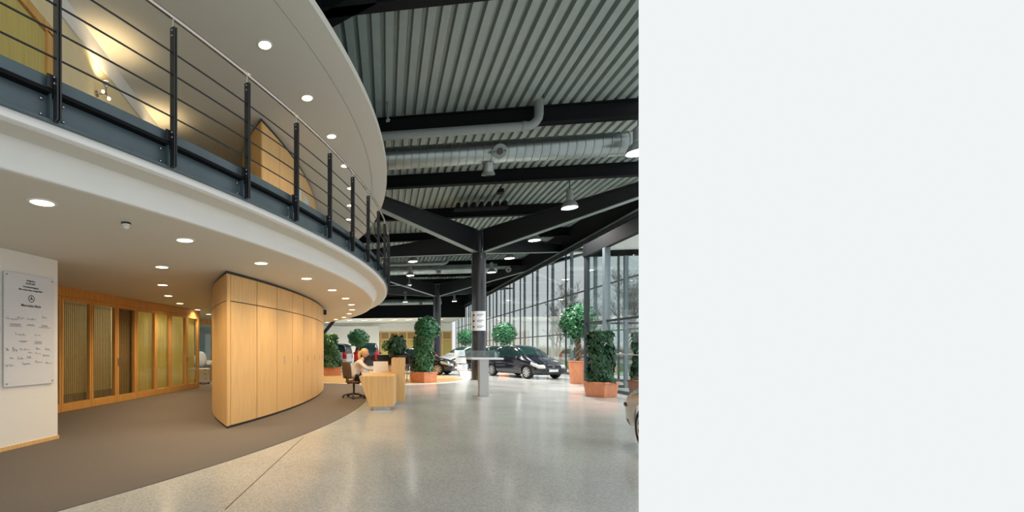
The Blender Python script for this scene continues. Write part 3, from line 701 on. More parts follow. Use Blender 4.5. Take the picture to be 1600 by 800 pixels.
for i, (px, py) in enumerate(corr):
    q = z_pt(px, py, Z_SOF); lights.append((q, 'round recessed downlight above the corridor, %s along the timber partition' % ordn(i), 'downlights in the corridor', Z_SOF, 9 if px == 308.5 else 120))
protos_done = False
for q, lab, grp, z, en in lights:
    place(pr, not protos_done, q, z, en, WARM, lab, grp); protos_done = True
pr2 = downlight_proto(M['warm2'])
for i, (px, py) in enumerate(upper):
    q = z_pt(px, py, Z_UP); place(pr2, i == 0, q, Z_UP, 30, WARM, 'round recessed downlight in the upper ceiling, %s from the top of the frame' % ordn(i), 'downlights in the upper ceiling')
sd = empty('smoke_detector', z_pt(197, 348, Z_SOF)); tag(sd, 'small white smoke detector under the ground floor soffit', 'smoke detector')
b = MB(); b.lathe([(0.05, 0.0), (0.05, -0.018)], 24); b.build('base', M['darkplastic'], sd)
b = MB(); b.lathe([(0.045, -0.018), (0.045, -0.035), (0.03, -0.04), (0.028, -0.06), (0.018, -0.068)], 24); b.build('head', M['plastic'], sd, smooth=True)

# ================================================================== RAILING
rl = empty('balcony_railing'); tag(rl, 'black steel balcony railing with stainless handrail round the gallery', 'railing')
t1, t5 = ray_theta(268, R_FAS), ray_theta(548.5, R_FAS); dt = (t5-t1)/4
ths = [t1+dt*k for k in range(-3, 21)]
for th in ths:
    t = Vector((-sin(th), cos(th), 0)); r = Vector((cos(th), sin(th), 0))
    b = MB(); rz = th
    for s in (-1, 1):
        b.box(cyl(th, R_FAS+0.03, (3.06+4.33)/2)+t*0.011*s, (0.06, 0.012, 4.33-3.06), rz)
    bo = b.build('baluster', M['rail'], rl)
    b = MB(); b.tube([cyl(th, R_FAS+0.02, 4.28), cyl(th, R_FAS+0.02, 4.42)], 0.009, 8); b.build('rail_pin', M['stainless'], bo)
    b = MB(); b.box(cyl(th, R_FAS-0.0, 3.345)+t*(-0.035), (0.012, 0.05, 0.10), rz); b.build('bracket', M['rail'], bo)
    if ths.index(th) < 9:
        spots_ = [(cyl(th, R_FAS+0.03, zz)-t*0.02, 0.009) for zz in (3.325, 3.37, 4.30, 4.25)]+[(cyl(th, 21.012, zz)+t*0.075*s, 0.013) for s in (-1, 1) for zz in (3.11, 3.225)]
        for c_, r_ in spots_:
            b = MB(); b.ball(c_, r_, n=8, m=6); b.build('bolt', M['bolt'], bo, smooth=True)
    b = MB()
    b.box(cyl(th, 21.04, 3.17)-t*0.03, (0.05, 0.012, 0.19), rz); b.build('stiffener', M['fascia'], bo)
N = 150
for z in (4.10, 3.90, 3.705, 3.51):
    b = MB(); b.tube([cyl(ths[0]+(ths[-1]-ths[0])*k/N, R_FAS+0.03, z) for k in range(N+1)], 0.0075, 8); b.build('rod', M['rail'], rl, smooth=True)
b = MB(); b.tube([cyl(ths[0]+(ths[-1]-ths[0])*k/N, R_FAS+0.02, 4.43) for k in range(N+1)], 0.021, 14); b.build('handrail', M['stainless'], rl, smooth=True)

# ================================================================== DUCTS, PIPES, LAMPS UNDER THE ROOF
def along(px, py, z):      # a hall frame point on a pixel at height z
    q = z_pt(px, py, z); return q.dot(U), q.dot(V)
def duct(u, va, vb, z, r, name, label, nozz):
    e = empty(name, hall(u, 0, z)); tag(e, label, 'air duct', 'spiral air ducts under the roof')
    b = MB(); p = []; v = va; rs = []; i = 0
    while v < vb:
        p += [V*v, V*(v+0.02), V*(v+0.03), V*(v+0.05)]; rs += [r, r, r+0.012, r+0.012]; p += [V*(v+0.06)]; rs += [r]; v += 0.22
    b.tube(p, rs, 28); b.build('tube', M['duct'], e, smooth=True)
    for v, dr in nozz:
        d = Vector(dr).normalized()
        if dr.z < -0.9: d = d*1.0
        b = MB(); b.tube([V*v+d*(r-0.05), V*v+d*(r+0.22)], 0.15, 18)
        no = b.build('nozzle', M['duct'], e, smooth=True)
        b = MB(); b.tube([V*v+d*(r+.22), V*v+d*(r+.30), V*v+d*(r+.31), V*v+d*(r+.27)], [0.17, 0.19, 0.13, 0.10], 24); b.build('nozzle_rim', M['pipe'], no, smooth=True)
        b = MB(); b.tube([V*v+d*(r+.30), V*v+d*(r+.315)], 0.09, 20); b.build('nozzle_mouth', M['plinth'], no)
    return e
ud, vd = along(800, 236, 7.0)
vn = along(776, 238, 6.9)[1]
duct(ud, -9, 9.3, 7.0, 0.31, 'air_duct', 'large galvanised spiral duct nearest the camera under the roof deck', [(vn, -U*0.9+Vector((0, 0, -0.35))), (vn-0.15, U*0.25+Vector((0, 0, -1)))])
ud2, _ = along(700, 421, 7.0)
vn2 = along(681, 428, 6.9)[1]; vn3 = along(785, 425, 6.9)[1]
duct(ud2, -9, 7.7, 7.0, 0.31, 'air_duct', 'second spiral duct farther down the hall behind the near column', [(vn2, -U*0.9+Vector((0, 0, -0.35))), (vn3, -U*0.9+Vector((0, 0, -0.35)))])
ud3, _ = along(600, 473, 7.0)
duct(ud3, -9, 6.4, 7.0, 0.31, 'air_duct', 'farthest spiral duct just before the black bulkhead', [(along(659, 471, 6.9)[1], -U*0.9+Vector((0, 0, -0.35)))])
def drain(px_l, px_r, py, z, label):
    u, vr = along(px_r, py, z); e = empty('drain_pipe', hall(u, 0, z)); tag(e, label, 'drain pipe', 'grey pipes under the roof')
    path = [V*(-9), V*(vr-0.3)]+[V*(vr-0.3+0.3*sin(a))+Vector((0, 0, 0.3*(1-cos(a)))) for a in (0.4, 0.8, 1.2, 1.57)]+[V*vr+Vector((0, 0, ZR-z+0.05))]
    b = MB(); b.tube(path, 0.115, 18); b.build('tube', M['pipe'], e, smooth=True)
    b = MB(); b.tube([V*(vr-0.42), V*(vr-0.32)], 0.13, 18); b.build('collar', M['pipe'], e)
drain(590, 842, 196, 7.22, 'thick grey pipe that bends up into the roof deck near the camera')
drain(600, 700, 411, 7.2, 'grey pipe farther down the hall behind the left column arm')
def absorber(px, py, label):
    u, v = along(px, py, ZB+0.1); e = empty('radiant_panel', hall(u, v, ZB-0.02), HALLZ); tag(e, label, 'ceiling panel', 'black panels under the roof deck')
    b = MB(); b.box((0, -0.3, 0.0), (2.2, 0.5, 0.05)); b.build('plate', M['black'], e)
    for k in range(7):
        b = MB(); b.box((-0.95+0.315*k, -0.3, 0.12), (0.14, 0.5, 0.2)); b.build('hanger', M['black'], e)
absorber(749, 325, 'black notched panel hung under the roof before the near column')
absorber(690, 431, 'black notched panel hung under the roof behind the near column')
def pendant_proto():
    e = empty('pendant_lamp')     # origin at the mouth of the bell
    b = MB(); b.lathe([(0.27, 0.0), (0.275, 0.02), (0.25, 0.10), (0.20, 0.19), (0.13, 0.25), (0.12, 0.27)], 26); b.f = b.f[:-2]; b.build('shade', M['pipe'], e, smooth=True)
    b = MB(); b.lathe([(0.11, 0.25), (0.11, 0.62), (0.07, 0.66)], 22); b.build('ballast_housing', M['pipe'], e, smooth=True)
    b = MB(); b.tube([(0, 0, 0.64), (0, 0, 1.0)], 0.012, 6); b.build('rod', M['rail'], e)
    b = MB(); b.lathe([(0.235, 0.015), (0.23, 0.035)], 26); b.build('lens', M['cool'], e)
    return e
pp = pendant_proto(); used = False
rowR = [(890, 325), (835, 376), (796, 404), (768, 426), (748, 440), (710, 471)]
rowL = [(645, 409), (641, 431), (638, 446), (635.5, 458), (633.5, 472)]
extra = [(997, 239)]
ZL = 6.40
for row, nm in ((extra+rowR, 'facade side'), (rowL, 'gallery side')):
    for i, (px, py) in enumerate(row):
        q = z_pt(px, py, ZL); 
        o = pp if not used else copy_tree(pp); used = True
        o.location = q; tag(o, 'grey bell pendant lamp in the %s row, %s from the camera' % (nm, ordn(i)), 'pendant lamp', 'pendant lamps under the roof beams')
        spot(o, (0, 0, 0.0), 1400, (1, 0.97, 0.93), radians(140), 0.7, 0.27)
cm = empty('security_camera', z_pt(782, 297, ZB-0.13)); tag(cm, 'small black camera box under the third roof beam', 'camera')
b = MB(); b.box((0, 0, 0.06), (0.05, 0.05, 0.14)); b.build('mount', M['black'], cm)
b = MB(); b.box((0, 0, -0.05), (0.18, 0.28, 0.14), HALLZ); b.build('housing', M['black'], cm)
q = z_pt(606, 186, ZR-0.45); sk = empty('sprinkler', q); tag(sk, 'small grey sprinkler fitting under the deck beside the upper ceiling edge', 'sprinkler')
b = MB(); b.tube([(0, 0, 0), (0, 0, 0.45)], 0.025, 8); b.build('pipe', M['pipe'], sk); b = MB(); b.lathe([(0.05, -0.06), (0.06, -0.02), (0.03, 0.02)], 12); b.build('head', M['pipe'], sk)

# sign on the near column
cb = c1.location; sg = empty('direction_sign', (cb.x, cb.y, 0)); tag(sg, 'white direction sign with three dotted rows wrapped round the near column', 'sign')
face = atan2(-cb.y, -cb.x)
def arc_plate(b, r0, r1, a0, a1, z0, z1, n=14):
    o = len(b.v)
    for k in range(n+1):
        a = a0+(a1-a0)*k/n
        b.v += [Vector((r*cos(a), r*sin(a), z)) for r, z in ((r0, z0), (r1, z0), (r1, z1), (r0, z1))]
    for i in range(n):
        for k in range(4):
            x, y = o+4*i+k, o+4*i+(k+1) % 4; b.f.append((x, x+4, y+4, y))
    b.f += [(o, o+1, o+2, o+3), (o+4*n+3, o+4*n+2, o+4*n+1, o+4*n)]
zs0, zs1 = H+(PY-517)/F*cb.y, H+(PY-487)/F*cb.y
b = MB(); arc_plate(b, 0.312, 0.322, face-1.25, face+1.15, zs0, zs1); b.build('plate', M['panel'], sg)
for k in range(3):
    z = zs1-(zs1-zs0)*(0.2+0.3*k)
    b = MB(); arc_plate(b, 0.322, 0.325, face-0.86, face-0.58, z-0.04, z+0.04, 4); b.build('dot', M['ink'], sg)
    for j in range(2):
        b = MB(); arc_plate(b, 0.322, 0.325, face-0.25, face+(0.75, 0.45)[j], z+0.015-0.06*j, z+0.045-0.06*j, 6); b.build('text_line', M['inkgrey'], sg)

# ================================================================== PLATFORM, RECEPTION
b = MB(); n = 72; cx, cy, R = 2.6, 21.8, 4.2
b.prism([(cx+R*cos(2*pi*k/n), cy+R*sin(2*pi*k/n)) for k in range(n)], 0.0, 0.012); struct(b.build('floor_timber', M['platform']))
b = MB()
for k in range(n+1):
    a = 2*pi*k/n; 
    b.v += [Vector((cx+(R+d)*cos(a), cy+(R+d)*sin(a), z)) for d, z in ((0, 0), (0.12, 0), (0.12, 0.016), (0, 0.016))]
for k in range(n):
    for j in range(4):
        x, y = 4*k+j, 4*k+(j+1) % 4; b.f.append((x, x+4, y+4, y))
struct(b.build('trim_timber_edge', M['white']))

rd = empty('reception_desk', (0, 0, 0)); tag(rd, 'beech reception desk with a tall counter end at the carpet edge', 'desk')
De = Vector((0.245, 0.97, 0)).normalized()
def q4(a, b_, L): return [a, b_, b_+De*L, a+De*L]
f = MB()   # front panel with slanted outer edge
A0, A1, B0, B1 = Vector((1.14, 10.2, 0.075)), Vector((1.68, 10.2, 0.075)), Vector((0.905, 10.2, 0.745)), Vector((1.68, 10.2, 0.745))
f.hexa([A0, A1, A1+De*0.95, A0+De*0.95], [B0, B1, B1+De*0.95, B0+De*0.95]); f.build('front_panel', M['beech'], rd, bevel=0.006)
f = MB(); T = Vector((0, 0, 0.032)); f.hexa(q4(B0, B1, 3.2), [p+T for p in q4(B0, B1, 3.2)]); f.build('worktop', M['beech'], rd, bevel=0.006)
f = MB(); k = Vector((0.10, 0.08, 0)); 
f.hexa(q4(Vector((1.24, 10.26, 0)), Vector((1.62, 10.26, 0)), 0.8), [p+Vector((0, 0, 0.075)) for p in q4(Vector((1.24, 10.26, 0)), Vector((1.62, 10.26, 0)), 0.8)]); f.build('plinth', M['alu'], rd)
f = MB(); X0, X1 = Vector((1.80, 11.2, 0.075)), Vector((2.145, 11.2, 0.075)); De2 = Vector((0.19, 0.98, 0)).normalized()
Q = [X0, X1, X1+De2*2.6, X0+De2*2.6]; f.hexa(Q, [Vector((p.x, p.y, 1.16)) for p in Q]); f.build('tall_counter', M['beech'], rd, bevel=0.006)
Q = [Vector((1.86, 11.28, 0)), Vector((2.09, 11.28, 0)), Vector((2.09, 11.28, 0))+De2*2.4, Vector((1.86, 11.28, 0))+De2*2.4]
f = MB(); f.hexa(Q, [p+Vector((0, 0, 0.075)) for p in Q]); f.build('plinth', M['alu'], rd)
f = MB(); s = B0+De*3.0; f.hexa([s+Vector((0.1, 0, -.735)), s+Vector((.16, 0, -.735)), s+Vector((.16, .1, -.735)), s+Vector((.1, .1, -.735))], [s+Vector((0.1, 0, 0)), s+Vector((.16, 0, 0)), s+Vector((.16, .1, 0)), s+Vector((.1, .1, 0))]); f.build('leg', M['alu'], rd)

ZT = 0.778
lp = empty('paper_holder', at_depth(595, 584, 12.2)); lp.location.z = ZT; lp.rotation_euler = (0, 0, 0.0)
tag(lp, 'open white box panel standing on the reception desk before the woman', 'document holder')
b = MB(); b.box((0, 0, 0.14), (0.40, 0.02, 0.28), mtx=Matrix.Rotation(-0.25, 3, 'X')); b.build('panel', M['plastic'], lp, bevel=0.004)
b = MB(); b.box((0, -0.1, 0.012), (0.42, 0.2, 0.02)); b.build('base', M['plastic'], lp, bevel=0.004)
mo = empty('computer_monitor', (1.83, 12.85, ZT), 0.5); tag(mo, 'dark computer monitor behind the white panel on the reception desk', 'monitor')
b = MB(); b.box((0, 0, 0.30), (0.42, 0.03, 0.30), mtx=Matrix.Rotation(-0.2, 3, 'X')); b.build('screen', M['darkplastic'], mo, bevel=0.006)
b = MB(); b.box((0, 0.03, 0.10), (0.06, 0.04, 0.2)); b.build('stand', M['darkplastic'], mo); b = MB(); b.box((0, 0.02, 0.008), (0.22, 0.18, 0.016)); b.build('foot', M['darkplastic'], mo)
sh = empty('paper_sheet', (1.50, 11.75, ZT), 0.4); tag(sh, 'white paper sheets lying by the woman\'s hands on the desk', 'paper')
b = MB(); b.box((0, 0, 0.004), (0.21, 0.30, 0.008)); b.build('sheets', M['paper'], sh)

# ------------------------------------------------------------------ office chair
ch = empty('swivel_chair', (0.98, 12.72, 0.008), 0.5); tag(ch, 'brown mesh back swivel chair on casters at the reception desk', 'chair')
b = MB(); q = 10
for i in range(q+1):
    for j in range(7):
        z = 0.56+0.47*i/q; y = -0.215+0.43*j/6; w = 0.9+0.1*sin(pi*i/q); b.v.append(Vector((-0.23-0.05*i/q+0.03*(y/0.215)**2, y*w, z)))
for i in range(q):
    for j in range(6): b.f.append((i*7+j, i*7+j+1, i*7+j+8, i*7+j+7))
o = b.build('backrest', M['chairfab'], ch, smooth=True); md = o.modifiers.new('s', 'SOLIDIFY'); md.thickness = 0.03
b = MB(); b.ball((0.0, 0, 0.46), 0.25, 0.245, 0.05, 20, 10); b.build('seat', M['chairleather'], ch, smooth=True)
b = MB(); b.tube([(0, 0, 0.43), (-.2, 0, 0.42), (-0.27, 0, 0.62)], 0.025, 8); b.build('back_support', M['darkplastic'], ch)
for s in (-1, 1):
    b = MB(); b.tube([(0, .25*s, .44), (0, .29*s, .46), (0, .29*s, .62)], 0.016, 8); b.box((0.02, .29*s, .635), (.24, .06, .03)); b.build('armrest', M['darkplastic'], ch)
b = MB(); b.tube([(0, 0, 0.43), (0, 0, 0.1)], [0.035, 0.025], 12); b.build('stem', M['darkplastic'], ch)
b = MB()
for k in range(5):
    a = k*2*pi/5+0.3; b.tube([(0, 0, 0.12), (.16*cos(a), .16*sin(a), 0.105), (.31*cos(a), .31*sin(a), 0.075)], [0.03, 0.024, 0.018], 8)
b.build('base', M['darkplastic'], ch, smooth=True)
for k in range(5):
    a = k*2*pi/5+0.3; b = MB(); b.tube([Vector((.31*cos(a), .31*sin(a), 0.032))+Vector((-sin(a), cos(a), 0))*s for s in (-.025, .025)], 0.03, 12); b.build('caster', M['darkplastic'], ch)

# ------------------------------------------------------------------ people
def skin(nodes, edges, name, m, parent, sub=2, root=0):
    me = bpy.data.meshes.new('sk'); me.from_pydata([n[0] for n in nodes], edges, []); o = bpy.data.objects.new('sk', me); COL.objects.link(o)
    o.modifiers.new('skin', 'SKIN')
    for i, n in enumerate(nodes):
        sv = me.skin_vertices[0].data[i]; r = n[1]; sv.radius = r if isinstance(r, tuple) else (r, r); sv.use_root = (i == root)
    s = o.modifiers.new('sub', 'SUBSURF'); s.levels = sub; s.render_levels = sub
    n = mesh_from_eval(o, name, m, parent); n.data.polygons.foreach_set('use_smooth', [True]*len(n.data.polygons)); return n
def chain(nodes, edges, start, pts):
    prev = start
    for p, r in pts:
        nodes.append((p, r)); edges.append((prev, len(nodes)-1)); prev = len(nodes)-1
    return prev
def person(name_loc, rz, label, hairm, topm, ponytail, arms, lean=0.12):
    # local frame: faces +x, sits with the hips over the origin
    e = empty('person', name_loc, rz); tag(e, label, 'person')
    HZ = 0.57
    nodes = [((0, 0, HZ), (0.12, 0.155))]; edges = []
    chest = chain(nodes, edges, 0, [((0.02, 0, HZ+.16), (0.105, 0.125)), ((0.06+lean*.3, 0, HZ+.32), (0.115, 0.145)), ((0.08+lean*.7, 0, HZ+.44), (0.10, 0.14))])
    neck = chain(nodes, edges, chest, [((0.10+lean, 0, HZ+.52), 0.055), ((0.13+lean*1.1, 0, HZ+.58), 0.05)])
    hx = 0.15+lean*1.25; hz = HZ+.70
    hands = []
    for s, (el, wr) in zip((-1, 1), arms):
        sh = chain(nodes, edges, chest, [((0.08+lean*.7, s*0.17, HZ+.43), 0.06)])
        chain(nodes, edges, sh, [(((0.08+lean*.7+el[0])/2, (s*0.18+el[1])/2, (HZ+.42+el[2])/2), 0.047), (el, 0.04), (((el[0]+wr[0])/2, (el[1]+wr[1])/2, (el[2]+wr[2])/2), 0.036), (wr, 0.026)])
        hands.append((len(nodes)-1, Vector(wr), (Vector(wr)-Vector(el)).normalized(), s))
    for s in (-1, 1):
        chain(nodes, edges, 0, [((0.08, s*0.09, HZ-.01), 0.088), ((0.25, s*0.10, HZ-.005), 0.078), ((0.42, s*0.09, HZ-.01), 0.056), ((0.41, s*0.09, HZ-.16), 0.052), ((0.375, s*0.09, HZ-.36), 0.038), ((0.365, s*0.09, 0.085), 0.03), ((0.40, s*0.09, 0.045), 0.032), ((0.50, s*0.095, 0.03), 0.026)])
    # palms
    for i, w, d, s in hands:
        side = d.cross(Vector((0, 0, 1))).normalized()*(-s)
        p = chain(nodes, edges, i, [(w+d*0.05, (0.03, 0.016)), (w+d*0.085, (0.034, 0.014))])
        for k in range(4):
            off = side*(0.027-0.018*k); L = (0.07, 0.08, 0.074, 0.058)[k]
            chain(nodes, edges, p, [(w+d*0.10+off, 0.0085), (w+d*(0.10+L*.5)+off*1.1+Vector((0, 0, -.006)), 0.008), (w+d*(0.10+L)+off*1.15+Vector((0, 0, -.028)), 0.0065)])
        chain(nodes, edges, p-1, [(w+d*0.055+side*0.036, 0.011), (w+d*0.095+side*0.055+Vector((0, 0, -.012)), 0.009)])
    body = skin(nodes, edges, 'body', M['skin'], e)
    # head joined to the body mesh
    b = MB(); b.ball((hx, 0, hz), 0.098, 0.077, 0.118, 24, 18)
    for i, p in enumerate(b.v):
        q = p-Vector((hx, 0, hz))
        if q.z < -0.02: p.y *= 1-0.35*min(1, (-q.z-.02)/.1)
        if q.x > 0 and q.z < -0.05: p.x -= 0.01
    b.ball((hx+0.098, 0, hz-0.02), 0.02, 0.013, 0.024, 10, 8)
    for s in (-1, 1): b.ball((hx-0.005, s*0.077, hz-0.005), 0.022, 0.010, 0.032, 10, 8)
    hd = b.build('h', M['skin'], None, smooth=True)
    bm = bmesh.new(); bm.from_mesh(body.data); bm.from_mesh(hd.data); bm.to_mesh(body.data); bm.free(); bpy.data.objects.remove(hd)
    body.data.polygons.foreach_set('use_smooth', [True]*len(body.data.polygons))
    b = MB()
    for s in (-1, 1): b.ball((hx+0.087, s*0.032, hz+0.012), 0.011, 0.014, 0.008, 10, 8)
    b.build('eyes', M['eye'], e, smooth=True)
    b = MB(); b.ball((hx+0.088, 0, hz-0.058), 0.012, 0.026, 0.008, 12, 8); b.build('lips', M['lips'], e, smooth=True)
    # hair cap
    b = MB(); b.ball((hx-0.016, 0, hz+0.026), 0.112, 0.093, 0.118, 24, 16)
    keep = []
    for f in b.f:
        c = sum((b.v[i] for i in f), Vector())/len(f)-Vector((hx-0.016, 0, hz+0.026))
        if not (c.x > 0.045 and c.z < 0.055) and not (c.x > -0.01 and c.z < -0.03): keep.append(f)
    b.f = keep
    if ponytail:
        b.tube([(hx-0.10, 0, hz+0.05), (hx-0.15, 0, hz+0.03), (hx-0.17, 0, hz-0.06), (hx-0.155, 0, hz-0.17), (hx-0.14, 0, hz-0.24)], [0.03, 0.045, 0.042, 0.03, 0.008], 12)
    b.build('hair', M[hairm], e, smooth=True)
    # top: torso and sleeves
    n2 = [((0.0, 0, HZ-0.05), (0.175, 0.185))]; e2 = []
    c2 = chain(n2, e2, 0, [((0.015, 0, HZ+.12), (0.145, 0.155)), ((0.06+lean*.3, 0, HZ+.32), (0.128, 0.157)), ((0.08+lean*.7, 0, HZ+.44), (0.108, 0.148))])
    chain(n2, e2, c2, [((0.095+lean*.95, 0, HZ+.505), 0.068)])
    for s, (el, wr) in zip((-1, 1), arms):
        sh = chain(n2, e2, c2, [((0.08+lean*.7, s*0.172, HZ+.435), 0.07)])
        chain(n2, e2, sh, [(((0.08+lean*.7+el[0])/2, (s*0.18+el[1])/2, (HZ+.42+el[2])/2), 0.058), (el, 0.05), (((el[0]+wr[0])/2, (el[1]+wr[1])/2, (el[2]+wr[2])/2), 0.045), (tuple(Vector(el).lerp(Vector(wr), 0.86)), 0.04)])
    skin(n2, e2, 'blouse' if topm == 'blouse' else 'jacket', M[topm], e)
    # skirt over hips and thighs
    n3 = [((-0.02, 0, HZ+0.03), (0.15, 0.175))]; e3 = []
    for s in (-1, 1): chain(n3, e3, 0, [((0.08, s*0.09, HZ-.005), 0.118), ((0.25, s*0.09, HZ-.005), 0.108), ((0.42, s*0.085, HZ-.012), 0.085)])
    skin(n3, e3, 'skirt', M['skirt'], e)
    for s in (-1, 1):
        b = MB(); b.ball((0.44, s*0.092, 0.04), 0.115, 0.043, 0.042, 14, 8); b.build('shoe', M['skirt'], e, smooth=True)
    return e
person((0.97, 12.70, 0.008), -0.08, 'seated woman in a white blouse with blonde ponytail leaning over the reception desk', 'hair', 'blouse', True,
       [((0.36, -0.25, 0.84), (0.62, -0.16, 0.81)), ((0.38, 0.23, 0.86), (0.62, 0.10, 0.84))], 0.14)
# second person and bar table beyond the counter
person((3.86, 19.75, 0.14), 2.2, 'seated person with reddish hair and dark jacket behind the reception counter', 'redhair', 'skirt', False,
       [((0.30, -0.22, 0.80), (0.50, -0.12, 0.83)), ((0.30, 0.22, 0.80), (0.50, 0.12, 0.83))], 0.05)
stl = empty('stool', (3.86, 19.75, 0.012)); tag(stl, 'dark stool under the person with reddish hair', 'stool')
b = MB(); b.lathe([(0.18, 0.50), (0.20, 0.53), (0.19, 0.57), (0.05, 0.585)], 24); b.build('seat', M['darkplastic'], stl, smooth=True)
b = MB(); b.tube([(0, 0, 0.02), (0, 0, 0.5)], 0.03, 10); b.build('stem', M['chrome'], stl); b = MB(); b.lathe([(0.2, 0), (0.2, 0.015), (0.04, 0.03)], 24); b.build('base', M['chrome'], stl)
bt = empty('side_table', (3.42, 18.95, 0.012)); tag(bt, 'black topped table with thin white legs left of the tall leafy planter', 'table')
b = MB(); b.box((0, 0, 0.70), (0.75, 0.6, 0.05)); b.build('top', M['darkplastic'], bt, bevel=0.004)
for sx in (-.34, .34):
    for sy in (-.26, .26):
        b = MB(); b.box((sx, sy, 0.335), (0.03, 0.03, 0.67)); b.build('leg', M['plastic'], bt)

# ================================================================== PLANTS
def leaves(n, fn, size, m, name, parent, seed, heart=False):
    rnd = random.Random(seed); b = MB()
    for i in range(n):
        p, nrm = fn(rnd); nrm = (nrm+Vector((rnd.uniform(-.7, .7), rnd.uniform(-.7, .7), rnd.uniform(-.5, .7)))).normalized()
        a = Vector((rnd.uniform(-.5, .5), rnd.uniform(-.5, .5), -1)) if heart else Vector((rnd.uniform(-1, 1), rnd.uniform(-1, 1), rnd.uniform(-.9, .5)))
        t = (a-nrm*a.dot(nrm)).normalized(); s = nrm.cross(t); L = size*rnd.uniform(.7, 1.3); w = L*(0.42 if heart else 0.24)
        k = nrm*L*0.10
        if heart: b.add([p-t*L*.35, p-t*L*.5+s*w*.6, p+s*w-t*L*.15-k, p+t*L*.6, p-s*w-t*L*.15-k, p-t*L*.5-s*w*.6], [(0, 1, 2, 3), (0, 3, 4, 5)])
        else: b.add([p-t*L*.5, p+s*w-k, p+t*L*.5, p-s*w-k], [(0, 1, 2), (0, 2, 3)])
    return b.build(name, m, parent)
def square_pot(e, wb, wt, h, m='terracotta'):
    b = MB(); x, y = wb/2, wt/2
    b.hexa([(-x, -x, 0), (x, -x, 0), (x, x, 0), (-x, x, 0)], [(-y, -y, h-.05), (y, -y, h-.05), (y, y, h-.05), (-y, y, h-.05)])
    r = y+0.015
    b.hexa([(-r, -r, h-.05), (r, -r, h-.05), (r, r, h-.05), (-r, r, h-.05)], [(-r, -r, h), (r, -r, h), (r, r, h), (-r, r, h)]); b.build('pot', M[m], e, bevel=0.01)
    b = MB(); b.box((0, 0, h), (wt-0.06, wt-0.06, 0.02)); b.build('soil', M['soil'], e)
def colfn(h0, h1, r0, r1):
    def fn(rnd):
        t = rnd.random(); a = rnd.uniform(0, 2*pi); r = (r0+(r1-r0)*t)*rnd.uniform(.55, 1.05)*(1+.12*sin(3*a+9*t)); d = Vector((cos(a), sin(a), 0.1))
        return Vector((r*cos(a), r*sin(a), h0+(h1-h0)*t)), d
    return fn
def ballfn(c, rx, rz):
    c = Vector(c)
    def fn(rnd):
        z = rnd.uniform(-1, 1); a = rnd.uniform(0, 2*pi); q = sqrt(1-z*z); d = Vector((q*cos(a), q*sin(a), z)); k = rnd.uniform(.35, 1.06)**0.6*(1+.08*sin(5*a+4*z))
        return c+Vector((d.x*rx*k, d.y*rx*k, d.z*rz*k)), d
    return fn
def stems(e, h, seed, r=0.02, n=5, spread=0.12):
    rnd = random.Random(seed); b = MB()
    for k in range(n):
        a = rnd.uniform(0, 6.28); b.tube([(spread*cos(a)*q*rnd.uniform(.6, 1.2), spread*sin(a)*q*rnd.uniform(.6, 1.2), hh) for q, hh in ((.6, h[0]), (1, (h[0]+h[1])/2), (.8, h[1]))], [r, r*.8, r*.4], 6)
    b.build('stem', M['bark'], e, smooth=True)
# tall ficus at the platform edge
e = empty('potted_ficus', at_floor(665.5, 598.5)+Vector((0, 0.45, 0.016)), 0.62); tag(e, 'tallest leafy ficus in a wide terracotta pot beyond the reception desk', 'potted plant')
square_pot(e, 0.76, 0.80, 0.43); stems(e, (0.42, 2.3), 1)
leaves(3400, colfn(0.44, 1.9, 0.42, 0.36), 0.15, M['leaf'], 'foliage', e, 5); leaves(2600, ballfn((0.16, -0.05, 2.22), 0.50, 0.52), 0.15, M['leafball'], 'crown', e, 6)
# left ficus by the cupboard
e = empty('potted_ficus', at_floor(516, 587.5)+Vector((0, 0.4, 0)), 0.1); tag(e, 'leafy ficus in a terracotta trough partly behind the curved cupboard', 'potted plant')
b = MB(); b.box((0, 0, 0.22), (1.05, 0.7, 0.44)); b.box((0, 0, 0.42), (1.1, 0.75, 0.05)); b.build('pot', M['terracotta'], e, bevel=0.015); b = MB(); b.box((0, 0, .445), (.98, .64, .02)); b.build('soil', M['soil'], e)
stems(e, (0.44, 1.9), 2); leaves(3000, colfn(0.46, 2.15, 0.60, 0.34), 0.16, M['leaf'], 'foliage', e, 8)
# plant on the tall counter
e = empty('counter_plant', (2.22, 12.85, 1.16), 0.19); tag(e, 'dark ivy plant in a low trough on the tall counter end', 'potted plant')
b = MB(); b.box((0, 0, 0.03), (0.26, 0.9, 0.06)); b.build('trough', M['darkplastic'], e)
stems(e, (0.05, 0.5), 3, 0.01); leaves(800, ballfn((0, 0, 0.32), 0.27, 0.32), 0.10, M['ivy'], 'foliage', e, 9, True); leaves(170, ballfn((-0.33, -0.0, 0.33), 0.13, 0.17), 0.07, M['leaf'], 'foliage', e, 10)
# ball trees
def ball_tree(loc, rz_c, rad, radz, label, pot, seed, h_pot=0.5, twisted=False):
    e = empty('ball_tree', loc, 0.7); tag(e, label, 'potted tree', 'ball headed trees in the hall')
    square_pot(e, pot*0.78, pot, h_pot, 'terracotta')
    b = MB()
    if twisted:
        for q in range(3):
            b.tube([(0.07*cos(t*1.1+q*2.1), 0.07*sin(t*1.1+q*2.1), h_pot+(rz_c-h_pot-.1)*t/12) for t in range(13)], 0.042, 8)
    else: b.tube([(0, 0, h_pot-.05), (.02, 0, (h_pot+rz_c)/2), (0, 0, rz_c)], [0.05, 0.04, 0.03], 8)
    b.build('trunk', M['bark'], e, smooth=True)
    leaves(1900, ballfn((0, 0, rz_c), rad, radz), 0.16, M['leafball'], 'crown', e, seed)
p = at_depth(560, 0, 26.6); ball_tree((p.x, p.y, 0), 2.02, 0.62, 0.53, 'ball headed tree above the cars just behind the woman', 0.5, 21)
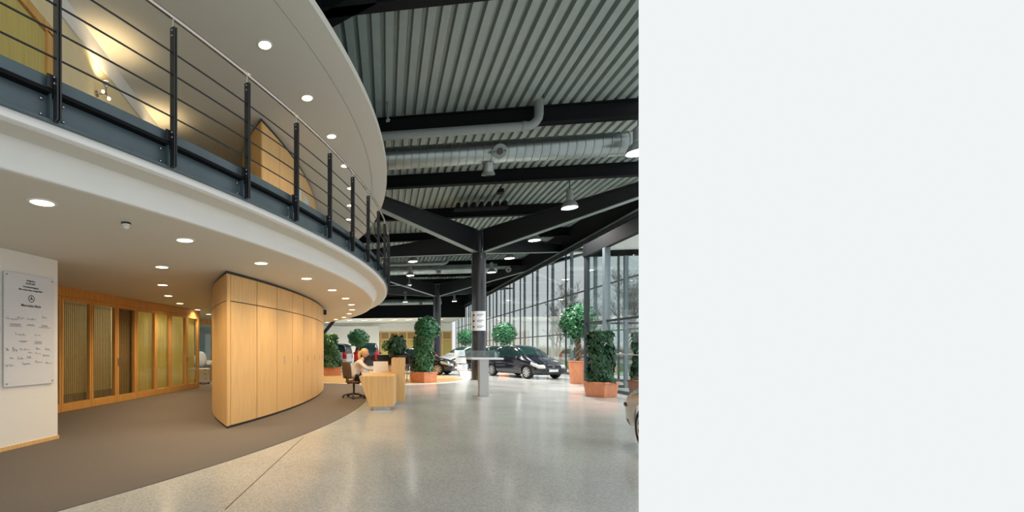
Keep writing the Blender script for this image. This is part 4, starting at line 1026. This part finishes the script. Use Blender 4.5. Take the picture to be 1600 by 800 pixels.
p = at_depth(728, 0, 34.6); ball_tree((p.x, p.y, 0), 2.30, 0.66, 0.62, 'ball headed tree half hidden behind the near column', 0.5, 22)
p = at_depth(787.5, 0, 26.4); ball_tree((p.x, p.y, 0), 2.30, 0.67, 0.66, 'ball headed tree standing behind the shiny dark car', 0.5, 23)
p = at_floor(908, 600); ball_tree((p.x, p.y+.2, 0), 2.50, 0.66, 0.72, 'ball headed tree with a braided trunk beside the facade', 0.56, 24, 0.92, True)
# ivy columns by the vestibule
def ivy_column(p, rz, label, seed, pm):
    e = empty('ivy_planter', p, rz); tag(e, label, 'potted plant', 'ivy columns beside the vestibule')
    square_pot(e, 0.56, 0.64, 0.44, pm); stems(e, (0.42, 1.7), seed, 0.015)
    leaves(2100, colfn(0.45, 1.86, 0.33, 0.31), 0.145, M['ivy'], 'foliage', e, seed, True)
    leaves(420, ballfn((0, 0, 1.80), 0.30, 0.12), 0.115, M['ivy'], 'foliage', e, seed+1, True)
p = at_floor(953.5, 622); ivy_column((p.x, p.y+.42, 0), 0.42, 'clipped ivy column in a square terracotta pot before the vestibule glass', 31, 'terracotta')
ivy_column((10.0, 13.75, 0), 0.3, 'ivy column cut off by the picture edge behind the vestibule glass', 33, 'terracotta2')

# ================================================================== KIOSK TABLE, BROCHURE STAND, STAIR
p = at_floor(757.5, 620); ks = empty('display_table', (p.x, p.y+.12, 0), 0.0); tag(ks, 'standing display table with a slab leg and glass rim before the dark car', 'table')
b = MB(); b.box((0, 0, 0.01), (0.50, 0.36, 0.02)); b.build('base_plate', M['alu'], ks, bevel=0.004)
b = MB(); b.box((0, 0, 0.55), (0.27, 0.16, 1.08)); b.build('leg', M['alu'], ks, bevel=0.01)
b = MB(); b.box((0.03, 0, 1.11), (0.92, 0.55, 0.055)); b.build('top', M['panel'], ks, bevel=0.008)
b = MB(); b.box((-0.10, 0.24, 1.24), (1.15, 0.012, 0.22)); b.build('glass_rim', M['tableglass'], ks)
b = MB(); b.box((0.42, 0.05, 1.22), (0.012, 0.36, 0.18)); b.build('glass_rim', M['tableglass'], ks)
p = at_floor(724, 588); bs = empty('brochure_stand', (p.x, p.y+.2, 0), -0.15); tag(bs, 'white brochure stand with tilted racks between the silver car and the column', 'brochure stand')
for k in range(3):
    z = 0.45+0.36*k; b = MB(); b.box((-0.06*k, 0.03*k, z), (0.52, 0.025, 0.32), mtx=Matrix.Rotation(-0.35, 3, 'X')); rk = b.build('rack', M['plastic'], bs, bevel=0.004)
    for j in range(2):
        b = MB(); b.box((-0.06*k-.12+.24*j, 0.03*k-.022, z+.02), (0.2, 0.006, 0.2), mtx=Matrix.Rotation(-0.35, 3, 'X')); b.build('leaflet', M['bluepaper'] if (j+k) % 2 else M['paper'], rk)
for s in (-1, 1):
    b = MB(); b.tube([(0.1+.22*s, 0.05, 0.02), (-.1+.22*s, 0.12, 1.4)], 0.016, 8); b.build('frame', M['alu'], bs)
b = MB(); b.box((0.12, -0.1, 0.13), (0.5, 0.5, 0.03), mtx=Matrix.Rotation(0.5, 3, 'X')); b.build('foot', M['plastic'], bs)
p = at_depth(513, 0, 31); stn = empty('staircase', (p.x-1.35, p.y+0.5, 0)); tag(stn, 'dark open tread staircase glimpsed past the end of the curved cupboard', 'staircase')
for k in range(17):
    b = MB(); b.box((-0.9+0.16*k, 0, 0.19*(k+1)), (0.30, 1.1, 0.05)); b.build('tread', M['plastic'], stn)
for s in (-1, 1):
    b = MB(); b.hexa([(-1.2, .56*s-.03, -.0), (-.9, .56*s-.03, -.0), (-.9, .56*s+.03, 0), (-1.2, .56*s+.03, 0)], [(1.55, .56*s-.03, 3.3), (1.85, .56*s-.03, 3.3), (1.85, .56*s+.03, 3.3), (1.55, .56*s+.03, 3.3)]); b.build('stringer', M['rail'], stn)
    b = MB(); b.tube([(-1.2, .56*s, 0.95), (1.6, .56*s, 4.3)], 0.025, 8); b.build('handrail', M['rail'], stn)

# ================================================================== CARS
HATCH = [(0.0, .30, .50, .55, .62, .50), (0.02, .22, .62, .66, .76, .62), (0.06, .19, .70, .77, .84, .68), (0.14, .17, .80, .90, .87, .72), (0.215, .17, .86, 1.0, .88, .72), (0.27, .17, .90, 1.13, .88, .70),
         (0.36, .17, .94, 1.38, .88, .64), (0.46, .17, .96, 1.54, .88, .61), (0.60, .17, .98, 1.60, .88, .61), (0.75, .17, 1.0, 1.58, .88, .60), (0.88, .18, 1.02, 1.49, .87, .57), (0.95, .21, 1.02, 1.36, .85, .55), (0.985, .27, 1.0, 1.12, .80, .60), (1.0, .36, .85, .92, .72, .6)]
SEDAN = [(0.0, .28, .48, .53, .62, .5), (0.02, .2, .60, .64, .76, .62), (0.06, .18, .68, .74, .84, .68), (0.16, .16, .78, .86, .87, .74), (0.26, .16, .83, .94, .88, .74), (0.31, .16, .86, 1.03, .88, .70),
         (0.40, .16, .90, 1.30, .88, .62), (0.48, .16, .92, 1.42, .88, .58), (0.60, .16, .93, 1.45, .88, .58), (0.70, .16, .94, 1.40, .88, .57), (0.80, .17, .95, 1.18, .87, .6), (0.86, .18, .95, 1.05, .87, .68), (0.95, .21, .95, 1.03, .85, .68), (0.985, .27, .9, .97, .80, .62), (1.0, .36, .75, .82, .72, .6)]
VAN = [(0.0, .30, .55, .6, .65, .55), (0.02, .22, .70, .75, .80, .66), (0.06, .19, .82, .9, .88, .74), (0.13, .17, .92, 1.05, .92, .76), (0.19, .17, .98, 1.22, .93, .75), (0.28, .17, 1.02, 1.58, .93, .71), (0.36, .17, 1.04, 1.78, .93, .70),
       (0.55, .17, 1.06, 1.85, .93, .71), (0.78, .17, 1.07, 1.84, .93, .71), (0.93, .18, 1.08, 1.80, .92, .70), (0.975, .22, 1.06, 1.68, .90, .68), (0.992, .28, 1.02, 1.30, .86, .70), (1.0, .36, .9, 1.05, .8, .68)]
def car_mesh(prof, L):
    half = None; rings = []
    for f, lo, be, to, w_, wt in prof:
        x = L/2-f*L; mid = (be+to)/2; h = to-be
        pts = [(0, lo), (w_*.8, lo), (w_*.965, lo+.07), (w_, lo+(be-lo)*.5), (w_*.992, be-.04), (w_*.955, be), (w_*.955+(wt-w_*.955)*.5, be+h*.48), (wt, to-min(.07, h*.3)), (wt*.86, to-min(.012, h*.06)), (0, to+.012)]
        ring = [(x, y, z) for y, z in pts]+[(x, -y, z) for y, z in pts[1:-1]][::-1]
        rings.append(ring)
    n = len(rings[0]); me = bpy.data.meshes.new('c'); vs = [p for r in rings for p in r]; fs = []
    for i in range(len(rings)-1):
        for k in range(n):
            a, c = i*n+k, i*n+(k+1) % n; fs.append((a, c, c+n, a+n))
    fs.append(tuple(range(n))[::-1]); fs.append(tuple((len(rings)-1)*n+k for k in range(n)))
    me.from_pydata(vs, [], fs); me.update()
    bm = bmesh.new(); bm.from_mesh(me); bmesh.ops.recalc_face_normals(bm, faces=bm.faces[:]); bm.to_mesh(me); bm.free()
    return me
def make_car(loc, heading, label, paint, prof, L, wf, wr, rw=0.31, lights=True, tail='tail', kind='car', head='lampglass'):
    e = empty(kind, (loc[0], loc[1], loc[2] if len(loc) > 2 else 0), heading); tag(e, label, 'car', 'cars on show in the hall')
    me = car_mesh(prof, L); o = bpy.data.objects.new('c', me); COL.objects.link(o)
    s = o.modifiers.new('s', 'SUBSURF'); s.levels = 3; s.render_levels = 3
    tr = max(p[4] for p in prof)-0.11
    cut = MB()
    for x in (wf, wr):
        for sy in (-1, 1):
            cut.tube([(x, sy*(tr-.16), rw), (x, sy*(tr+.3), rw)], rw+0.045, 36)
    cutter = cut.build('cut', M['tyre'])
    bo = o.modifiers.new('b', 'BOOLEAN'); bo.operation = 'DIFFERENCE'; bo.object = cutter; bo.solver = 'EXACT'
    body = mesh_from_eval(o, 'body', paint, e); bpy.data.objects.remove(cutter)
    me = body.data
    # cut windows, lamps and grille out of the skin as parts of their own
    fs = [p[0] for p in prof]
    def interp(f, c):
        for a, b_ in zip(prof, prof[1:]):
            if a[0] <= f <= b_[0]: t = (f-a[0])/(b_[0]-a[0]); return a[c]+(b_[c]-a[c])*t
        return prof[-1][c]
    iw = next(i for i, p in enumerate(prof) if p[3]-p[2] > .2)     # windscreen base station
    fw = prof[iw][0]-0.005; it = next(i for i, p in enumerate(prof) if p[3] > max(q[3] for q in prof)-.08); ft = prof[it][0]
    rear = [p[0] for p in prof if p[3]-p[2] > .3][-1]
    groups = {}
    for p in me.polygons:
        c, n = p.center, p.normal; f = (L/2-c.x)/L; be, to, wt = interp(f, 2), interp(f, 3), interp(f, 5); k = None
        if abs(c.y) > wt*0.9 and abs(n.y) > .45 and be+.05 < c.z < to-.085 and to-be > .22 and f < rear+.045:
            fa = fw+.05; pil = abs(f-(ft+.12)) < .012 or abs(f-(ft+.34)) < .012
            if f > fa and not pil and f < rear+.02: k = 'side_window'
        elif n.x > .22 and fw < f < ft+.01 and abs(c.y) < wt*.93 and c.z > be+.08: k = 'windscreen'
        elif n.x < -.3 and c.z > 1.0 and abs(c.y) < wt*.9 and f > .7 and interp(f, 3)-be > .08: k = 'rear_window'
        elif f < .13 and abs(c.y) > .44 and ((be-.13 < c.z < be+.06 and n.z < .75 and c.z > .5) if head == 'lampglass' else (.45 < c.z < .60 and abs(c.y) > .66)): k = 'headlight'
        elif f < .05 and abs(c.y) < .36 and .50 < c.z < .64 and n.x > .3: k = 'grille'
        elif f > .945 and abs(c.y) > .58 and .62 < c.z < (1.35 if prof is VAN else 1.05): k = 'tail_light'
        elif c.z < 0.36 and (f < .09 or f > .93): k = 'bumper'
        if k: groups.setdefault((k, (c.y > 0) if k in ('side_window', 'headlight', 'tail_light') else 0, (f > ft+.12) if k == 'side_window' else 0), set()).add(p.index)
    mats = {'side_window': M['carglass'], 'windscreen': M['carglass'], 'rear_window': M['carglass'], 'headlight': M[head], 'grille': M['darkplastic'], 'tail_light': M[tail], 'bumper': M['darkplastic']}
    allsel = set()
    for key, idx in groups.items():
        vm = {}; vs = []; ff = []
        for i in idx:
            face = []
            for vi in me.polygons[i].vertices:
                if vi not in vm: vm[vi] = len(vs); vs.append(tuple(me.vertices[vi].co))
                face.append(vm[vi])
            ff.append(face)
        m2 = bpy.data.meshes.new(key[0]); m2.from_pydata(vs, [], ff); m2.update(); m2.materials.append(mats[key[0]] if key[0] != 'bumper' else (M['carbumper']))
        m2.polygons.foreach_set('use_smooth', [True]*len(m2.polygons))
        q = bpy.data.objects.new(key[0], m2); COL.objects.link(q); q.parent = e
        allsel |= idx
    bm = bmesh.new(); bm.from_mesh(me); bm.faces.ensure_lookup_table()
    bmesh.ops.delete(bm, geom=[bm.faces[i] for i in allsel], context='FACES'); bm.to_mesh(me); bm.free()
    me.polygons.foreach_set('use_smooth', [True]*len(me.polygons))
    try: me.set_sharp_from_angle(angle=radians(40))
    except Exception: pass
    for x in (wf, wr):
        for sy in (-1, 1):
            R = Matrix.Rotation(-pi/2*sy, 3, 'X')
            b = MB(); b.lathe([(rw-.10, -.09), (rw-.02, -.095), (rw, -.06), (rw, .06), (rw-.02, .095), (rw-.10, .09)], 36, (x, sy*tr, rw), R); ty = b.build('wheel', M['tyre'], e, smooth=True)
            b = MB(); b.lathe([(rw-.085, .06), (rw-.09, .097), (rw-.115, .08)], 32, (x, sy*tr, rw), R); b.f = b.f[:-1]
            for k in range(9):
                a = k*2*pi/9; d = Vector((cos(a), 0, sin(a))); t = Vector((-sin(a), 0, cos(a)))
                c = Vector((x, sy*(tr+.083), rw)); P4 = [c+d*.03-t*.022, c+d*(rw-.1)-t*.034, c+d*(rw-.1)+t*.034, c+d*.03+t*.022]
                out_ = Vector((0, sy*.012, 0)); b.hexa([p for p in P4], [p+out_ for p in P4])
            b.lathe([(.05, .08), (.05, .105), (.03, .11)], 18, (x, sy*tr, rw), R); b.build('rim', M['rim'], ty)
    for sy in (-1, 1):
        f = fw+.075; b = MB(); b.ball((L/2-f*L, sy*(max(p[4] for p in prof)+.06), interp(f, 2)+.05), .06, .10, .075, 12, 8); b.build('mirror', paint, e, smooth=True)
    xf = L/2
    b = MB(); b.box((xf-.012, 0, .40), (.02, .50, .11)); b.build('licence_plate', M['plate'], e)
    b = MB(); b.box((xf-.045, 0, .655), (.05, .66, .022)); b.box((xf-.02, 0, .495), (.03, .6, .016)); b.build('grille_bar', M['chrome'], e)
    b = MB(); n = 20; R = Matrix.Rotation(pi/2, 3, 'Y')
    b.tube([(xf-.012, .055*cos(2*pi*k/n), .575+.055*sin(2*pi*k/n)) for k in range(n+1)], .006, 6)
    for k in range(3): a = pi/2+k*2*pi/3; b.tube([(xf-.012, 0, .575), (xf-.012, .052*cos(a), .575+.052*sin(a))], [.009, .003], 6)
    b.build('badge', M['chrome'], e)
    return e
def paint(name, col, metal=0.3): return mat(name, col, 0.22, metal=metal, coat=1.0)
M['carbumper'] = mat('car_bumper', (0.02, 0.028, 0.036), 0.4)
navy = paint('navy_paint', (0.006, 0.008, 0.018)); silver = paint('silver_paint', (0.55, 0.55, 0.52), 0.5); blk = paint('black_paint', (0.006, 0.007, 0.008)); whitep = paint('white_silver_paint', (0.68, 0.68, 0.66), 0.3); beige = paint('beige_silver_paint', (0.52, 0.47, 0.39), 0.5)
make_car((10.16, 22.25), atan2(-2.2, 0.62), 'shiny dark blue compact car facing the camera by the facade', navy, HATCH, 3.84, 1.17, -1.36)
make_car((10.35, 31.9), atan2(-0.35, -0.9), 'silver car whose front wheel shows behind the brochure stand', silver, HATCH, 4.2, 1.3, -1.35)
make_car((5.55, 25.2), atan2(-0.55, 0.83), 'dark car poking out to the right of the tallest leafy planter', blk, SEDAN, 4.3, 1.4, -1.3)
make_car((0.44, 36.6), atan2(0.41, -0.91), 'white van with a red rear lamp behind the potted ficus', whitep, VAN, 4.3, 1.35, -1.55)
make_car((3.55, 33.3), atan2(1.0, 0.12), 'black car seen from the rear behind the ball headed tree and the woman', blk, VAN, 4.2, 1.35, -1.35)
make_car((7.6, 37.4), atan2(0.2, -1.0), 'dark car in the far row behind the counter plant', navy, SEDAN, 4.4, 1.4, -1.35)
make_car((11.0, 30.4), atan2(-2.2, 0.5), 'dark car parked behind the shiny dark blue compact car', blk, HATCH, 3.9, 1.2, -1.3) if False else make_car((10.5, 29.0), atan2(0.15, -1.0), 'dark car parked across behind the shiny dark blue compact car', blk, HATCH, 3.9, 1.2, -1.3)
hd = Vector((0.25, 0.968, 0)); wheel_at = Vector((4.45, 6.14, 0)); nc = wheel_at-hd*0.88-Vector((-0.968, 0.25, 0))*0.86
nose = make_car((nc.x, nc.y), atan2(hd.y, hd.x), 'corner of a beige silver car cut off by the picture edge near the ivy planters', beige, [(0.0, .26, .52, .58, .68, .5), (0.02, .20, .62, .68, .80, .62), (0.06, .18, .70, .78, .87, .68)]+HATCH[3:], 3.48, 0.88, -1.15, 0.30)
b = MB(); b.ball((1.50, 0.80, 0.56), 0.13, 0.075, 0.05, 16, 10); b.build('side_lamp', M['tailsmoke'], nose, smooth=True)

# ================================================================== END OF THE MODELLED HALL: the building is modelled up to this section
SEC_N = Vector((1, -(998.0-PX)/F, 0)).normalized()      # everything beyond this section is left unbuilt
def section():
    dg = bpy.context.evaluated_depsgraph_get(); dg.update(); bpy.context.view_layer.update()
    dead = []
    for o in list(SC.objects):
        if o.type == 'LIGHT':
            if o.matrix_world.translation.dot(SEC_N) > 0: dead.append(o)
            continue
        if o.type != 'MESH': continue
        mw = o.matrix_world; ds = [(mw @ Vector(c)).dot(SEC_N) for c in o.bound_box]
        if min(ds) >= -1e-4: dead.append(o)
        elif max(ds) > 1e-4:
            me = bpy.data.meshes.new_from_object(o.evaluated_get(dg)) if o.modifiers else o.data.copy()
            o.modifiers.clear(); bm = bmesh.new(); bm.from_mesh(me); inv = mw.inverted()
            co_ = inv @ Vector((0, 0, 0)); no = (mw.to_3x3().transposed() @ SEC_N).normalized()
            r = bmesh.ops.bisect_plane(bm, geom=bm.verts[:]+bm.edges[:]+bm.faces[:], plane_co=co_, plane_no=no, clear_outer=True, dist=1e-5)
            cutE = [x for x in r['geom_cut'] if isinstance(x, bmesh.types.BMEdge)]
            if len(cutE) < 4000 and len(me.polygons) < 4000:
                try: bmesh.ops.contextual_create(bm, geom=cutE) if False else bmesh.ops.holes_fill(bm, edges=[x for x in cutE if x.is_valid], sides=0)
                except Exception: pass
            if len(bm.faces) == 0: bm.free(); dead.append(o); continue
            bm.to_mesh(me); bm.free(); o.data = me
    for o in dead: bpy.data.objects.remove(o, do_unlink=True)
    for _ in range(3):
        for o in list(SC.objects):
            if o.type == 'EMPTY' and not any(c.type in ('MESH', 'EMPTY') for c in o.children):
                for c in list(o.children): bpy.data.objects.remove(c, do_unlink=True)
                bpy.data.objects.remove(o, do_unlink=True)
section()
